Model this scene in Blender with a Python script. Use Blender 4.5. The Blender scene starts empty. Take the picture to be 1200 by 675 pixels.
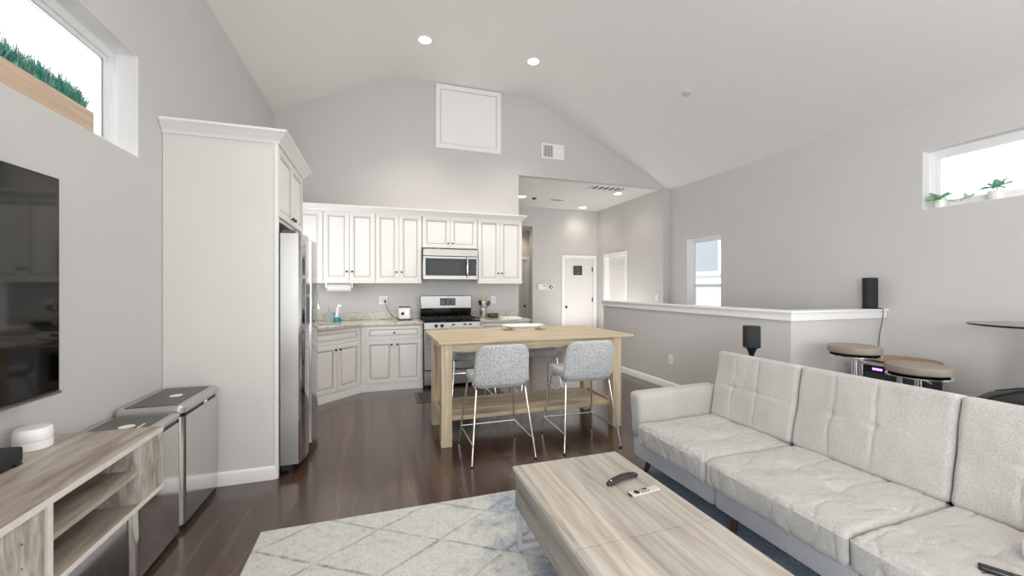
import bpy, math, random
from mathutils import Vector, Matrix, noise
random.seed(7)
C = bpy.context.scene.collection
S = bpy.context.scene
PI = math.pi
# ---------------------------------------------------------------- camera, sky, light, exposure
H = 1.38
cam = bpy.data.objects.new('camera', bpy.data.cameras.new('camera'))
C.objects.link(cam)
cam.location = (0, 0, H)
cam.rotation_euler = (math.radians(90), 0, math.radians(-18.2))
cam.data.sensor_width = 36
cam.data.lens = 471 / 1200 * 36
cam.data.clip_start = 0.02
S.camera = cam
S.view_settings.view_transform = 'Standard'
S.view_settings.look = 'None'
S.view_settings.gamma = 1
S.view_settings.use_curve_mapping = False
S.view_settings.exposure = 0.25
S.cycles.max_bounces = 12
S.cycles.diffuse_bounces = 10
S.cycles.glossy_bounces = 5
S.cycles.sample_clamp_indirect = 8
S.cycles.caustics_reflective = False
S.cycles.caustics_refractive = False
w = bpy.data.worlds.new('sky')
S.world = w
w.use_nodes = True
w.node_tree.nodes['Background'].inputs[0].default_value = (0.93, 0.97, 1.0, 1)
w.node_tree.nodes['Background'].inputs[1].default_value = 2.5


def area(name, loc, rot, sx, sy, power, col=(1, 1, 1), portal=False):
    l = bpy.data.lights.new(name, 'AREA')
    l.shape = 'RECTANGLE'
    l.size, l.size_y, l.energy, l.color = sx, sy, power, col
    l.cycles.is_portal = portal
    o = bpy.data.objects.new(name, l)
    o.location, o.rotation_euler = loc, rot
    C.objects.link(o)
    return o


# fill lamps added at unseen openings behind the camera and in both side walls
area('fill_back_opening', (1.9, -5.95, 1.9), (math.radians(90), 0, 0), 5.6, 3.4, 20, (1.0, 1, 1))
area('fill_right_opening', (5.1, -1.6, 1.5), (0, math.radians(90), 0), 2.3, 3.0, 66, (0.98, 0.99, 1))
area('fill_left_opening', (-1.34, -2.6, 1.5), (0, math.radians(-90), 0), 2.4, 3.0, 220, (0.98, 0.99, 1))
area('hall_fill_up', (4.45, 7.4, 0.35), (math.radians(180), 0, 0), 0.9, 1.6, 23, (1.0, 0.98, 0.95))  # added lamp low in the hall, aimed up to brighten its ceiling
area('fill_sink_window', (-1.43, 4.98, 1.6), (0, math.radians(-90), 0), 0.95, 1.1, 16, (0.93, 0.96, 1))  # added lamp in the unseen sink window, lifts the kitchen corner


def spot(name, loc, power, col=(1, 0.92, 0.82), angle=130, r=0.05):
    l = bpy.data.lights.new(name, 'SPOT')
    l.energy, l.color = power, col
    l.spot_size = math.radians(angle)
    l.spot_blend = 0.9
    l.shadow_soft_size = r
    o = bpy.data.objects.new(name, l)
    o.location = loc
    C.objects.link(o)
    return o


# ---------------------------------------------------------------- materials
def new_mat(name):
    m = bpy.data.materials.new(name)
    m.use_nodes = True
    nt = m.node_tree
    return m, nt, nt.nodes['Principled BSDF'], nt.links


def rgb(h):
    h = h.lstrip('#')
    v = [int(h[i:i + 2], 16) / 255 for i in (0, 2, 4)]
    return tuple((x / 12.92 if x <= 0.04045 else ((x + 0.055) / 1.055) ** 2.4) for x in v) + (1,)


def plain(name, col, rough=0.5, metal=0.0, var=0.0, scale=8.0, bump=0.0, bscale=200.0, coat=0.0, emit=0.0, spec=0.5):
    m, nt, b, L = new_mat(name)
    c = rgb(col) if isinstance(col, str) else tuple(col) + (1,)
    b.inputs['Base Color'].default_value = c
    b.inputs['Roughness'].default_value = rough
    b.inputs['Metallic'].default_value = metal
    b.inputs['Coat Weight'].default_value = coat
    b.inputs['Specular IOR Level'].default_value = spec
    if emit:
        b.inputs['Emission Color'].default_value = c
        b.inputs['Emission Strength'].default_value = emit
    tc = nt.nodes.new('ShaderNodeTexCoord')
    if var:
        n = nt.nodes.new('ShaderNodeTexNoise')
        n.inputs['Scale'].default_value = scale
        n.inputs['Detail'].default_value = 4
        L.new(tc.outputs['Object'], n.inputs['Vector'])
        r = nt.nodes.new('ShaderNodeValToRGB')
        r.color_ramp.elements[0].position = 0.3
        r.color_ramp.elements[1].position = 0.7
        r.color_ramp.elements[0].color = tuple(x * (1 - var) for x in c[:3]) + (1,)
        r.color_ramp.elements[1].color = tuple(min(1, x * (1 + var)) for x in c[:3]) + (1,)
        L.new(n.outputs['Fac'], r.inputs['Fac'])
        L.new(r.outputs['Color'], b.inputs['Base Color'])
    if bump:
        n2 = nt.nodes.new('ShaderNodeTexNoise')
        n2.inputs['Scale'].default_value = bscale
        n2.inputs['Detail'].default_value = 3
        L.new(tc.outputs['Object'], n2.inputs['Vector'])
        bp = nt.nodes.new('ShaderNodeBump')
        bp.inputs['Strength'].default_value = bump
        bp.inputs['Distance'].default_value = 0.004
        L.new(n2.outputs['Fac'], bp.inputs['Height'])
        L.new(bp.outputs['Normal'], b.inputs['Normal'])
    return m


def ramp(nt, stops):
    r = nt.nodes.new('ShaderNodeValToRGB')
    e = r.color_ramp.elements
    while len(e) < len(stops):
        e.new(0.5)
    for k, (p, c) in enumerate(stops):
        e[k].position = p
        e[k].color = rgb(c) if isinstance(c, str) else c
    return r


def mapping(nt, L, scale=(1, 1, 1), rot=(0, 0, 0), coord='Object'):
    tc = nt.nodes.new('ShaderNodeTexCoord')
    mp = nt.nodes.new('ShaderNodeMapping')
    mp.inputs['Scale'].default_value = scale
    mp.inputs['Rotation'].default_value = rot
    L.new(tc.outputs[coord], mp.inputs['Vector'])
    return mp


def wood(name, stops, along='y', rough=0.45, grain=22.0, stretch=0.06, plank=0.0, seam='#6b5f52', coat=0.0, contrast=1.0, bump=0.05, soft=False):
    """Long-grain wood; optional board widths across the grain."""
    m, nt, b, L = new_mat(name)
    sc = {'x': (stretch, 1, 1), 'y': (1, stretch, 1), 'z': (1, 1, stretch)}[along]
    mp = mapping(nt, L, sc)
    n = nt.nodes.new('ShaderNodeTexNoise')
    n.inputs['Scale'].default_value = grain
    n.inputs['Detail'].default_value = 7
    n.inputs['Roughness'].default_value = 0.62
    n.inputs['Distortion'].default_value = 0.6
    L.new(mp.outputs['Vector'], n.inputs['Vector'])
    r = ramp(nt, stops)
    L.new(n.outputs['Fac'], r.inputs['Fac'])
    col = r.outputs['Color']
    n2 = nt.nodes.new('ShaderNodeTexNoise')
    n2.inputs['Scale'].default_value = grain * 0.16
    n2.inputs['Detail'].default_value = 3
    L.new(mp.outputs['Vector'], n2.inputs['Vector'])
    r2 = ramp(nt, [(0.3, (0.78, 0.78, 0.78, 1)), (0.7, (1.1, 1.1, 1.1, 1))])
    L.new(n2.outputs['Fac'], r2.inputs['Fac'])
    mx = nt.nodes.new('ShaderNodeMix')
    mx.data_type = 'RGBA'
    mx.blend_type = 'MULTIPLY'
    mx.inputs[0].default_value = contrast
    L.new(col, mx.inputs[6])
    L.new(r2.outputs['Color'], mx.inputs[7])
    col = mx.outputs[2]
    if plank:
        tc = nt.nodes.new('ShaderNodeTexCoord')
        mp2 = nt.nodes.new('ShaderNodeMapping')
        if along == 'y':
            mp2.inputs['Rotation'].default_value = (0, 0, PI / 2)
        L.new(tc.outputs['Object'], mp2.inputs['Vector'])
        br = nt.nodes.new('ShaderNodeTexBrick')
        br.offset = 0.37
        br.inputs['Scale'].default_value = 1
        br.inputs['Brick Width'].default_value = plank * 9
        br.inputs['Row Height'].default_value = plank
        br.inputs['Mortar Size'].default_value = 0.0014
        br.inputs['Mortar Smooth'].default_value = 0.3
        br.inputs['Color1'].default_value = (0.8, 0.8, 0.8, 1)
        br.inputs['Color2'].default_value = (1.12, 1.12, 1.12, 1)
        br.inputs['Mortar'].default_value = (0.35, 0.33, 0.3, 1)
        if soft:
            br.inputs['Color1'].default_value = (0.93, 0.93, 0.93, 1)
            br.inputs['Color2'].default_value = (1.05, 1.05, 1.04, 1)
            br.inputs['Mortar'].default_value = (0.85, 0.84, 0.83, 1)
            br.inputs['Mortar Size'].default_value = 0.0006
        L.new(mp2.outputs['Vector'], br.inputs['Vector'])
        m2 = nt.nodes.new('ShaderNodeMix')
        m2.data_type = 'RGBA'
        m2.blend_type = 'MULTIPLY'
        m2.inputs[0].default_value = 1
        L.new(col, m2.inputs[6])
        L.new(br.outputs['Color'], m2.inputs[7])
        col = m2.outputs[2]
        bb = nt.nodes.new('ShaderNodeBump')
        bb.invert = True
        bb.inputs['Strength'].default_value = 0.5
        bb.inputs['Distance'].default_value = 0.002
        L.new(br.outputs['Fac'], bb.inputs['Height'])
        bp = nt.nodes.new('ShaderNodeBump')
        bp.inputs['Strength'].default_value = bump
        bp.inputs['Distance'].default_value = 0.003
        L.new(n.outputs['Fac'], bp.inputs['Height'])
        L.new(bb.outputs['Normal'], bp.inputs['Normal'])
        L.new(bp.outputs['Normal'], b.inputs['Normal'])
    else:
        bp = nt.nodes.new('ShaderNodeBump')
        bp.inputs['Strength'].default_value = bump
        bp.inputs['Distance'].default_value = 0.003
        L.new(n.outputs['Fac'], bp.inputs['Height'])
        L.new(bp.outputs['Normal'], b.inputs['Normal'])
    L.new(col, b.inputs['Base Color'])
    b.inputs['Roughness'].default_value = rough
    b.inputs['Coat Weight'].default_value = coat
    b.inputs['Coat Roughness'].default_value = 0.15
    return m


def fabric(name, c1, c2, scale=420.0, bump=0.5, big=0.10, rough=0.95):
    m, nt, b, L = new_mat(name)
    mp = mapping(nt, L, (1, 1, 1))
    n = nt.nodes.new('ShaderNodeTexNoise')
    n.inputs['Scale'].default_value = scale * 0.6
    n.inputs['Detail'].default_value = 3
    n.inputs['Roughness'].default_value = 0.75
    L.new(mp.outputs['Vector'], n.inputs['Vector'])
    r = ramp(nt, [(0.35, c1), (0.65, c2)])
    L.new(n.outputs['Fac'], r.inputs['Fac'])
    n2 = nt.nodes.new('ShaderNodeTexNoise')
    n2.inputs['Scale'].default_value = 5
    n2.inputs['Detail'].default_value = 5
    L.new(mp.outputs['Vector'], n2.inputs['Vector'])
    r2 = ramp(nt, [(0.3, (1 - big, 1 - big, 1 - big, 1)), (0.7, (1.03, 1.03, 1.03, 1))])
    L.new(n2.outputs['Fac'], r2.inputs['Fac'])
    mx = nt.nodes.new('ShaderNodeMix')
    mx.data_type = 'RGBA'
    mx.blend_type = 'MULTIPLY'
    mx.inputs[0].default_value = 1
    L.new(r.outputs['Color'], mx.inputs[6])
    L.new(r2.outputs['Color'], mx.inputs[7])
    L.new(mx.outputs[2], b.inputs['Base Color'])
    wv = nt.nodes.new('ShaderNodeTexNoise')
    wv.inputs['Scale'].default_value = scale
    wv.inputs['Detail'].default_value = 2
    L.new(mp.outputs['Vector'], wv.inputs['Vector'])
    bp = nt.nodes.new('ShaderNodeBump')
    bp.inputs['Strength'].default_value = bump
    bp.inputs['Distance'].default_value = 0.002
    L.new(wv.outputs['Fac'], bp.inputs['Height'])
    L.new(bp.outputs['Normal'], b.inputs['Normal'])
    b.inputs['Roughness'].default_value = rough
    b.inputs['Sheen Weight'].default_value = 0.25
    return m


def steel(name, col, rough=0.25, axis='z', bump=0.02):
    m, nt, b, L = new_mat(name)
    sc = {'x': (1, 60, 60), 'y': (60, 1, 60), 'z': (60, 60, 1)}[axis]
    mp = mapping(nt, L, sc)
    n = nt.nodes.new('ShaderNodeTexNoise')
    n.inputs['Scale'].default_value = 6
    n.inputs['Detail'].default_value = 3
    L.new(mp.outputs['Vector'], n.inputs['Vector'])
    mr = nt.nodes.new('ShaderNodeMapRange')
    mr.inputs[3].default_value = rough * 0.8
    mr.inputs[4].default_value = rough * 1.3
    L.new(n.outputs['Fac'], mr.inputs[0])
    L.new(mr.outputs[0], b.inputs['Roughness'])
    b.inputs['Base Color'].default_value = rgb(col)
    b.inputs['Metallic'].default_value = 1
    return m


WALL = plain('wall_paint_greige', '#cdcbc9', 0.75, var=0.012, scale=2.2, bump=0.06, bscale=160)
CEIL = plain('ceiling_paint', '#eae9e7', 0.8, var=0.01, scale=2, bump=0.05, bscale=120)
TRIM = plain('trim_white_satin', '#f3f3f3', 0.35, var=0.01)
DOORM = plain('door_white_satin', '#e2e0de', 0.4, var=0.01)
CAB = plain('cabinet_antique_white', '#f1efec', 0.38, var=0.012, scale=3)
GLAZE = plain('cabinet_grey_glaze', '#b9b2a6', 0.5)
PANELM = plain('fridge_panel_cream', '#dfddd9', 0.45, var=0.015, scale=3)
KNOB = plain('dark_bronze_knob', '#3a332e', 0.35, metal=0.8)
FLOOR = wood('dark_walnut_planks', [(0.25, '#33241e'), (0.5, '#4e3a31'), (0.8, '#6d5548')], 'y', rough=0.24, grain=16, stretch=0.05, plank=0.13, contrast=0.9, coat=0.5)
OAK = wood('pale_oak', [(0.28, '#8f7c62'), (0.45, '#bba98c'), (0.72, '#d3c5ab')], 'x', rough=0.5, grain=26, stretch=0.05, contrast=0.5)
OAKV = wood('pale_oak_upright', [(0.28, '#8f7c62'), (0.45, '#bba98c'), (0.72, '#d3c5ab')], 'z', rough=0.5, grain=26, stretch=0.06, contrast=0.5)
OAKY = wood('pale_oak_cross', [(0.28, '#8f7c62'), (0.45, '#bba98c'), (0.72, '#d3c5ab')], 'y', rough=0.5, grain=26, stretch=0.06, contrast=0.5)
GWOOD = wood('grey_washed_oak_top', [(0.26, '#7d756b'), (0.40, '#a59d93'), (0.55, '#b9b2a9'), (0.75, '#c9c4bc')], 'y', rough=0.42, grain=24, stretch=0.06, contrast=0.75, plank=0.105, soft=True)
GSIDE = wood('grey_washed_oak_side', [(0.28, '#5d5a54'), (0.45, '#84817a'), (0.72, '#a3a098')], 'y', rough=0.5, grain=20, stretch=0.07, contrast=0.9)
CONS = wood('weathered_oak_top', [(0.22, '#6f6256'), (0.45, '#a2968a'), (0.72, '#c9c1b7')], 'y', rough=0.5, grain=15, stretch=0.16, contrast=1.0)
RUSTIC = wood('rough_sawn_whitewash', [(0.25, '#6e675d'), (0.5, '#a8a297'), (0.72, '#d0cbc2')], 'z', rough=0.65, grain=30, stretch=0.25, contrast=1.0, bump=0.3)
CEDGE = plain('console_edge_pale', '#d3cdc4', 0.55, var=0.06, scale=20)
PLANTER = wood('raw_pine', [(0.2, '#b99a80'), (0.5, '#d6bda6'), (0.8, '#e4d0bc')], 'y', rough=0.6, grain=14, stretch=0.06, contrast=0.6)
LEGW = wood('walnut_leg', [(0.2, '#3d2618'), (0.6, '#573824'), (0.8, '#6b4830')], 'z', rough=0.4, grain=30)
BOARD = wood('round_board_wood', [(0.2, '#8f6c4d'), (0.6, '#b08a68'), (0.8, '#c4a283')], 'x', rough=0.45, grain=20)
SOFA = fabric('sofa_linen_greige', '#989693', '#c3c0bc')
SOFAB = fabric('sofa_linen_base', '#a9aaae', '#c8c8cb')
STOOLF = fabric('stool_tweed_grey', '#84878b', '#d6d6d6', scale=190, bump=0.8)
STEEL = steel('brushed_stainless', '#c9c8c6', 0.24, 'z')
STEELX = steel('brushed_stainless_cross', '#a9a6a2', 0.3, 'x')
DSTEEL = steel('fridge_side_steel', '#a09f9d', 0.3, 'z')
BINS = steel('bin_stainless', '#d6d5d2', 0.13, 'z')
MIRS = steel('polished_stainless_door', '#c4c4c4', 0.09, 'z')
CHROME = plain('chrome', '#ececec', 0.2, metal=1)
LMET = plain('white_grey_powder_metal', '#b6b8bd', 0.4, metal=0.35)
BLACKG = plain('black_glass', '#050505', 0.05, spec=0.35)
TVG = plain('tv_screen_glass', '#040404', 0.05, spec=0.75)
BLACKP = plain('black_plastic', '#141415', 0.35)
BLACKM = plain('black_cast_iron', '#18181a', 0.5, bump=0.2, bscale=300)
SPKM = plain('speaker_grille_black', '#1c1e22', 0.6, bump=0.6, bscale=900)
GREYP = plain('grey_plastic', '#4a4a4b', 0.4)
LIDR = plain('lid_rim_grey', '#bcbcba', 0.32, metal=0.6)
LIDP = plain('lid_panel_dark', '#55524e', 0.35, metal=0.2)
WHITEP = plain('white_plastic', '#f0f0f0', 0.4)
CERAM = plain('white_ceramic', '#f2f2f0', 0.2, coat=0.4)
PAPER = plain('white_paper', '#f4f4f4', 0.85)
LEATH = plain('taupe_leather', '#91877c', 0.42, bump=0.25, bscale=90, var=0.03)
BLEATH = plain('black_leather', '#0c0b0b', 0.42, bump=0.3, bscale=80)
MATR = plain('kitchen_mat_dark', '#3b3533', 0.9, bump=0.5, bscale=250)
MATE = plain('kitchen_mat_border', '#5a514c', 0.9)
TEAL = plain('teal_plastic', '#1f7c8c', 0.35)
GREYC = plain('caddy_grey', '#9aa2a6', 0.4)
LILAC = fabric('lilac_white_cloth', '#a690b4', '#eee9f0')


def leafmat(name, c1, c2):
    m, nt, b, L = new_mat(name)
    mp = mapping(nt, L)
    n = nt.nodes.new('ShaderNodeTexNoise')
    n.inputs['Scale'].default_value = 22
    L.new(mp.outputs['Vector'], n.inputs['Vector'])
    r_ = ramp(nt, [(0.35, c1), (0.65, c2)])
    L.new(n.outputs['Fac'], r_.inputs['Fac'])
    L.new(r_.outputs['Color'], b.inputs['Base Color'])
    b.inputs['Roughness'].default_value = 0.5
    tr = nt.nodes.new('ShaderNodeBsdfTranslucent')
    L.new(r_.outputs['Color'], tr.inputs['Color'])
    ms = nt.nodes.new('ShaderNodeMixShader')
    ms.inputs[0].default_value = 0.45
    L.new(b.outputs[0], ms.inputs[1])
    L.new(tr.outputs[0], ms.inputs[2])
    L.new(ms.outputs[0], nt.nodes['Material Output'].inputs[0])
    return m


LEAF = leafmat('leaf_green', '#7fd0b2', '#cdeee0')
GRASS = leafmat('fake_grass_green', '#44a58b', '#94d6c4')
SPRIG = leafmat('fake_grass_lilac_tips', '#a79bbd', '#cfc6da')
LEAFY = leafmat('leaf_lime', '#a2c85c', '#d6e6ac')

TUBL = plain('lamp_disc', (1.0, 0.96, 0.9), 0.5, emit=14)
VIOL = plain('violet_display', (0.35, 0.12, 1.0), 0.5, emit=5)
DISP = plain('lit_display_digits', (0.75, 0.82, 0.95), 0.5, emit=0.15)
SIGN = plain('door_sign_dark', '#3a3634', 0.5)
SIDING = plain('neighbour_siding', '#bcc0c4', 0.7)
SIDW = plain('neighbour_window_glass', '#8b8e92', 0.2)
DARKSLOT = plain('vent_dark_slot', '#55524f', 0.8)
CORK = plain('utensil_wood', '#c9a877', 0.6)
SKINP = plain('towel_white', '#e8e8ea', 0.95, bump=0.5, bscale=300)


def granite():
    m, nt, b, L = new_mat('granite_counter')
    mp = mapping(nt, L)
    n = nt.nodes.new('ShaderNodeTexNoise')
    n.inputs['Scale'].default_value = 9
    n.inputs['Detail'].default_value = 10
    n.inputs['Roughness'].default_value = 0.72
    n.inputs['Distortion'].default_value = 1.6
    L.new(mp.outputs['Vector'], n.inputs['Vector'])
    r = ramp(nt, [(0.3, '#6f655b'), (0.42, '#b2a794'), (0.52, '#d5d1c9'), (0.62, '#bdb6aa'), (0.72, '#8c7b68')])
    L.new(n.outputs['Fac'], r.inputs['Fac'])
    L.new(r.outputs['Color'], b.inputs['Base Color'])
    b.inputs['Roughness'].default_value = 0.12
    return m


GRAN = granite()


def granite_edge():
    m = GRAN.copy()
    m.name = 'granite_rough_edge'
    m.node_tree.nodes['Principled BSDF'].inputs['Roughness'].default_value = 0.4
    return m


def rugmat():
    m, nt, b, L = new_mat('rug_distressed_trellis')
    tc = nt.nodes.new('ShaderNodeTexCoord')
    N = lambda t: nt.nodes.new(t)

    def math_(op, a, b_=None):
        x = N('ShaderNodeMath')
        x.operation = op
        for i, v in enumerate((a, b_)):
            if v is None:
                continue
            if isinstance(v, (int, float)):
                x.inputs[i].default_value = v
            else:
                L.new(v, x.inputs[i])
        return x.outputs[0]
    wob = N('ShaderNodeTexNoise')
    wob.inputs['Scale'].default_value = 5
    wob.inputs['Detail'].default_value = 3
    L.new(tc.outputs['Object'], wob.inputs['Vector'])
    sp = N('ShaderNodeSeparateXYZ')
    L.new(tc.outputs['Object'], sp.inputs[0])
    off = math_('MULTIPLY', math_('SUBTRACT', wob.outputs['Fac'], 0.5), 0.06)
    x, y = math_('ADD', sp.outputs[0], off), sp.outputs[1]
    u = math_('ADD', math_('DIVIDE', x, 0.62), math_('DIVIDE', y, 0.40))
    v = math_('SUBTRACT', math_('DIVIDE', x, 0.62), math_('DIVIDE', y, 0.40))
    lines = None
    for q in (u, v):
        d = math_('ABSOLUTE', math_('SUBTRACT', math_('FRACT', q), 0.5))
        ln = math_('MINIMUM', math_('MULTIPLY', math_('MAXIMUM', math_('SUBTRACT', d, 0.468), 0.0), 60.0), 1.0)
        lines = ln if lines is None else math_('MAXIMUM', lines, ln)
    fine = N('ShaderNodeTexNoise')
    fine.inputs['Scale'].default_value = 90
    fine.inputs['Detail'].default_value = 8
    fine.inputs['Roughness'].default_value = 0.8
    L.new(tc.outputs['Object'], fine.inputs['Vector'])
    r = ramp(nt, [(0.34, '#b3b3b0'), (0.5, '#d0d0cc'), (0.66, '#dfdfdb')])
    L.new(fine.outputs['Fac'], r.inputs['Fac'])
    wear = N('ShaderNodeTexNoise')
    wear.inputs['Scale'].default_value = 9
    wear.inputs['Detail'].default_value = 8
    wear.inputs['Roughness'].default_value = 0.75
    L.new(tc.outputs['Object'], wear.inputs['Vector'])
    wf = ramp(nt, [(0.40, (0, 0, 0, 1)), (0.62, (1, 1, 1, 1))])
    L.new(wear.outputs['Fac'], wf.inputs['Fac'])
    lf = math_('MULTIPLY', lines, math_('ADD', math_('MULTIPLY', wf.outputs['Color'], 0.75), 0.12))
    m1 = N('ShaderNodeMix')
    m1.data_type = 'RGBA'
    L.new(lf, m1.inputs[0])
    L.new(r.outputs['Color'], m1.inputs[6])
    m1.inputs[7].default_value = rgb('#868789')
    mot = N('ShaderNodeTexNoise')
    mot.inputs['Scale'].default_value = 22
    mot.inputs['Detail'].default_value = 9
    mot.inputs['Roughness'].default_value = 0.85
    L.new(tc.outputs['Object'], mot.inputs['Vector'])
    mr_ = ramp(nt, [(0.36, (0.74, 0.75, 0.76, 1)), (0.50, (1, 1, 1, 1)), (0.7, (1.05, 1.05, 1.05, 1))])
    L.new(mot.outputs['Fac'], mr_.inputs['Fac'])
    m0 = N('ShaderNodeMix')
    m0.data_type = 'RGBA'
    m0.blend_type = 'MULTIPLY'
    m0.inputs[0].default_value = 1
    L.new(m1.outputs[2], m0.inputs[6])
    L.new(mr_.outputs['Color'], m0.inputs[7])
    # worn blue dye, stronger towards the sofa side of the rug
    bl = N('ShaderNodeTexNoise')
    bl.inputs['Scale'].default_value = 4.5
    bl.inputs['Detail'].default_value = 9
    bl.inputs['Roughness'].default_value = 0.78
    L.new(tc.outputs['Object'], bl.inputs['Vector'])
    mr = N('ShaderNodeMapRange')
    L.new(sp.outputs[0], mr.inputs[0])
    mr.inputs[1].default_value = 0.15
    mr.inputs[2].default_value = 1.25
    mr.inputs[3].default_value = -0.16
    mr.inputs[4].default_value = 0.24
    mx_ = math_('ADD', bl.outputs['Fac'], mr.outputs[0])
    bf = ramp(nt, [(0.47, (0, 0, 0, 1)), (0.68, (1, 1, 1, 1))])
    L.new(mx_, bf.inputs['Fac'])
    fb = math_('MULTIPLY', bf.outputs['Color'], 0.9)
    bc = ramp(nt, [(0.35, '#3f5674'), (0.6, '#93a5b8')])
    L.new(fine.outputs['Fac'], bc.inputs['Fac'])
    m2 = N('ShaderNodeMix')
    m2.data_type = 'RGBA'
    L.new(fb, m2.inputs[0])
    L.new(m0.outputs[2], m2.inputs[6])
    L.new(bc.outputs['Color'], m2.inputs[7])
    L.new(m2.outputs[2], b.inputs['Base Color'])
    b.inputs['Roughness'].default_value = 0.98
    bp = N('ShaderNodeBump')
    bp.inputs['Strength'].default_value = 0.7
    bp.inputs['Distance'].default_value = 0.006
    L.new(fine.outputs['Fac'], bp.inputs['Height'])
    L.new(bp.outputs['Normal'], b.inputs['Normal'])
    return m


RUG = rugmat()


def glassmat():
    m, nt, b, L = new_mat('window_glass')
    b.inputs['Base Color'].default_value = (1, 1, 1, 1)
    b.inputs['Roughness'].default_value = 0.0
    b.inputs['Transmission Weight'].default_value = 1
    b.inputs['IOR'].default_value = 1.05
    return m


GLASS = glassmat()
SMOKE = plain('smoked_table_glass', '#141416', 0.05, spec=0.7)


# ---------------------------------------------------------------- mesh helpers
class MB:
    def __init__(s):
        s.v, s.f, s.m, s.sm = [], [], [], []

    def add(s, vs, fs, mi=0, smooth=False):
        o = len(s.v)
        s.v += [Vector(p) for p in vs]
        for f in fs:
            s.f.append([i + o for i in f])
            s.m.append(mi)
            s.sm.append(smooth)
        return s

    def box(s, x0, x1, y0, y1, z0, z1, mi=0):
        vs = [(x, y, z) for z in (z0, z1) for y in (y0, y1) for x in (x0, x1)]
        return s.add(vs, [(0, 2, 3, 1), (4, 5, 7, 6), (0, 1, 5, 4), (1, 3, 7, 5), (3, 2, 6, 7), (2, 0, 4, 6)], mi)

    def prism(s, poly, lo, hi, axis='z', mi=0, smooth=False):
        """Extrude a 2-D polygon: axis z -> (x,y), axis y -> (x,z), axis x -> (y,z)."""
        def P(a, b_, h):
            return {'z': (a, b_, h), 'y': (a, h, b_), 'x': (h, a, b_)}[axis]
        n = len(poly)
        vs = [P(a, b_, lo) for a, b_ in poly] + [P(a, b_, hi) for a, b_ in poly]
        s.add(vs, [tuple(range(n))[::-1], tuple(range(n, 2 * n))], mi)
        s.add(vs, [(i, (i + 1) % n, n + (i + 1) % n, n + i) for i in range(n)], mi, smooth)
        return s

    def tube(s, pts, r, seg=10, mi=0, caps=True, r1=None):
        pts = [Vector(p) for p in pts]
        n = len(pts)
        rings = []
        up = None
        for i, p in enumerate(pts):
            t = (pts[min(i + 1, n - 1)] - pts[max(i - 1, 0)]).normalized()
            if up is None:
                up = Vector((0, 0, 1)) if abs(t.z) < 0.9 else Vector((1, 0, 0))
            a = t.cross(up).normalized()
            up = a.cross(t).normalized()
            rr = r if r1 is None else r + (r1 - r) * i / (n - 1)
            rings.append([p + (a * math.cos(2 * PI * k / seg) + up * math.sin(2 * PI * k / seg)) * rr for k in range(seg)])
        vs = [q for ring in rings for q in ring]
        fs = [(i * seg + k, i * seg + (k + 1) % seg, (i + 1) * seg + (k + 1) % seg, (i + 1) * seg + k)
              for i in range(n - 1) for k in range(seg)]
        s.add(vs, fs, mi, True)
        if caps:
            s.add(rings[0], [tuple(range(seg))], mi)
            s.add(rings[-1], [tuple(range(seg))[::-1]], mi)
        return s

    def lathe(s, prof, c=(0, 0, 0), seg=32, mi=0, axis='z', smooth=True):
        """prof: list of (radius, height)."""
        c = Vector(c)
        vs = []
        for r, h in prof:
            for k in range(seg):
                a = 2 * PI * k / seg
                p = (r * math.cos(a), r * math.sin(a), h)
                if axis == 'y':
                    p = (p[0], p[2], p[1])
                if axis == 'x':
                    p = (p[2], p[0], p[1])
                vs.append(c + Vector(p))
        n = len(prof)
        s.add(vs, [(i * seg + k, i * seg + (k + 1) % seg, (i + 1) * seg + (k + 1) % seg, (i + 1) * seg + k)
                   for i in range(n - 1) for k in range(seg)], mi, smooth)
        if prof[0][0] > 1e-6:
            s.add(vs[:seg], [tuple(range(seg))[::-1]], mi)
        if prof[-1][0] > 1e-6:
            s.add(vs[-seg:], [tuple(range(seg))], mi)
        return s

    def sweep(s, path, prof, mi=0, closed=False):
        """path: XY points, outward side to the RIGHT of travel; prof: (outward, z) polygon."""
        P = [Vector(p) for p in path]
        n = len(P)
        rings = []
        for i in range(n):
            def nrm(a, b_):
                d = (b_ - a).normalized()
                return Vector((d.y, -d.x))
            if 0 < i < n - 1:
                n1, n2 = nrm(P[i - 1], P[i]), nrm(P[i], P[i + 1])
                mt = (n1 + n2)
                mt = mt / max(0.2, mt.dot(n1))
            elif i == 0:
                mt = nrm(P[0], P[1])
            else:
                mt = nrm(P[-2], P[-1])
            rings.append([(P[i].x + mt.x * o, P[i].y + mt.y * o, z) for o, z in prof])
        m = len(prof)
        vs = [q for r in rings for q in r]
        fs = [(i * m + k, (i + 1) * m + k, (i + 1) * m + (k + 1) % m, i * m + (k + 1) % m) for i in range(n - 1) for k in range(m)]
        fs += [tuple(range(m)), tuple(range((n - 1) * m, n * m))[::-1]]
        return s.add(vs, fs, mi)

    def rings(s, loops, mi=0, smooth=True, cap0=True, cap1=True, mis=None):
        n = len(loops[0])
        vs = [q for r in loops for q in r]
        for i in range(len(loops) - 1):
            s_m = mis[i] if mis else mi
            s.add([*loops[i], *loops[i + 1]], [(k, (k + 1) % n, n + (k + 1) % n, n + k) for k in range(n)], s_m, smooth)
        if cap0:
            s.add(loops[0], [tuple(range(n))[::-1]], mi)
        if cap1:
            s.add(loops[-1], [tuple(range(n))], mi)
        return s

    def xf(s, M, start=0):
        for i in range(start, len(s.v)):
            s.v[i] = M @ s.v[i]
        return s

    def fn(s, f):
        s.v = [Vector(f(p)) for p in s.v]
        return s

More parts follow.
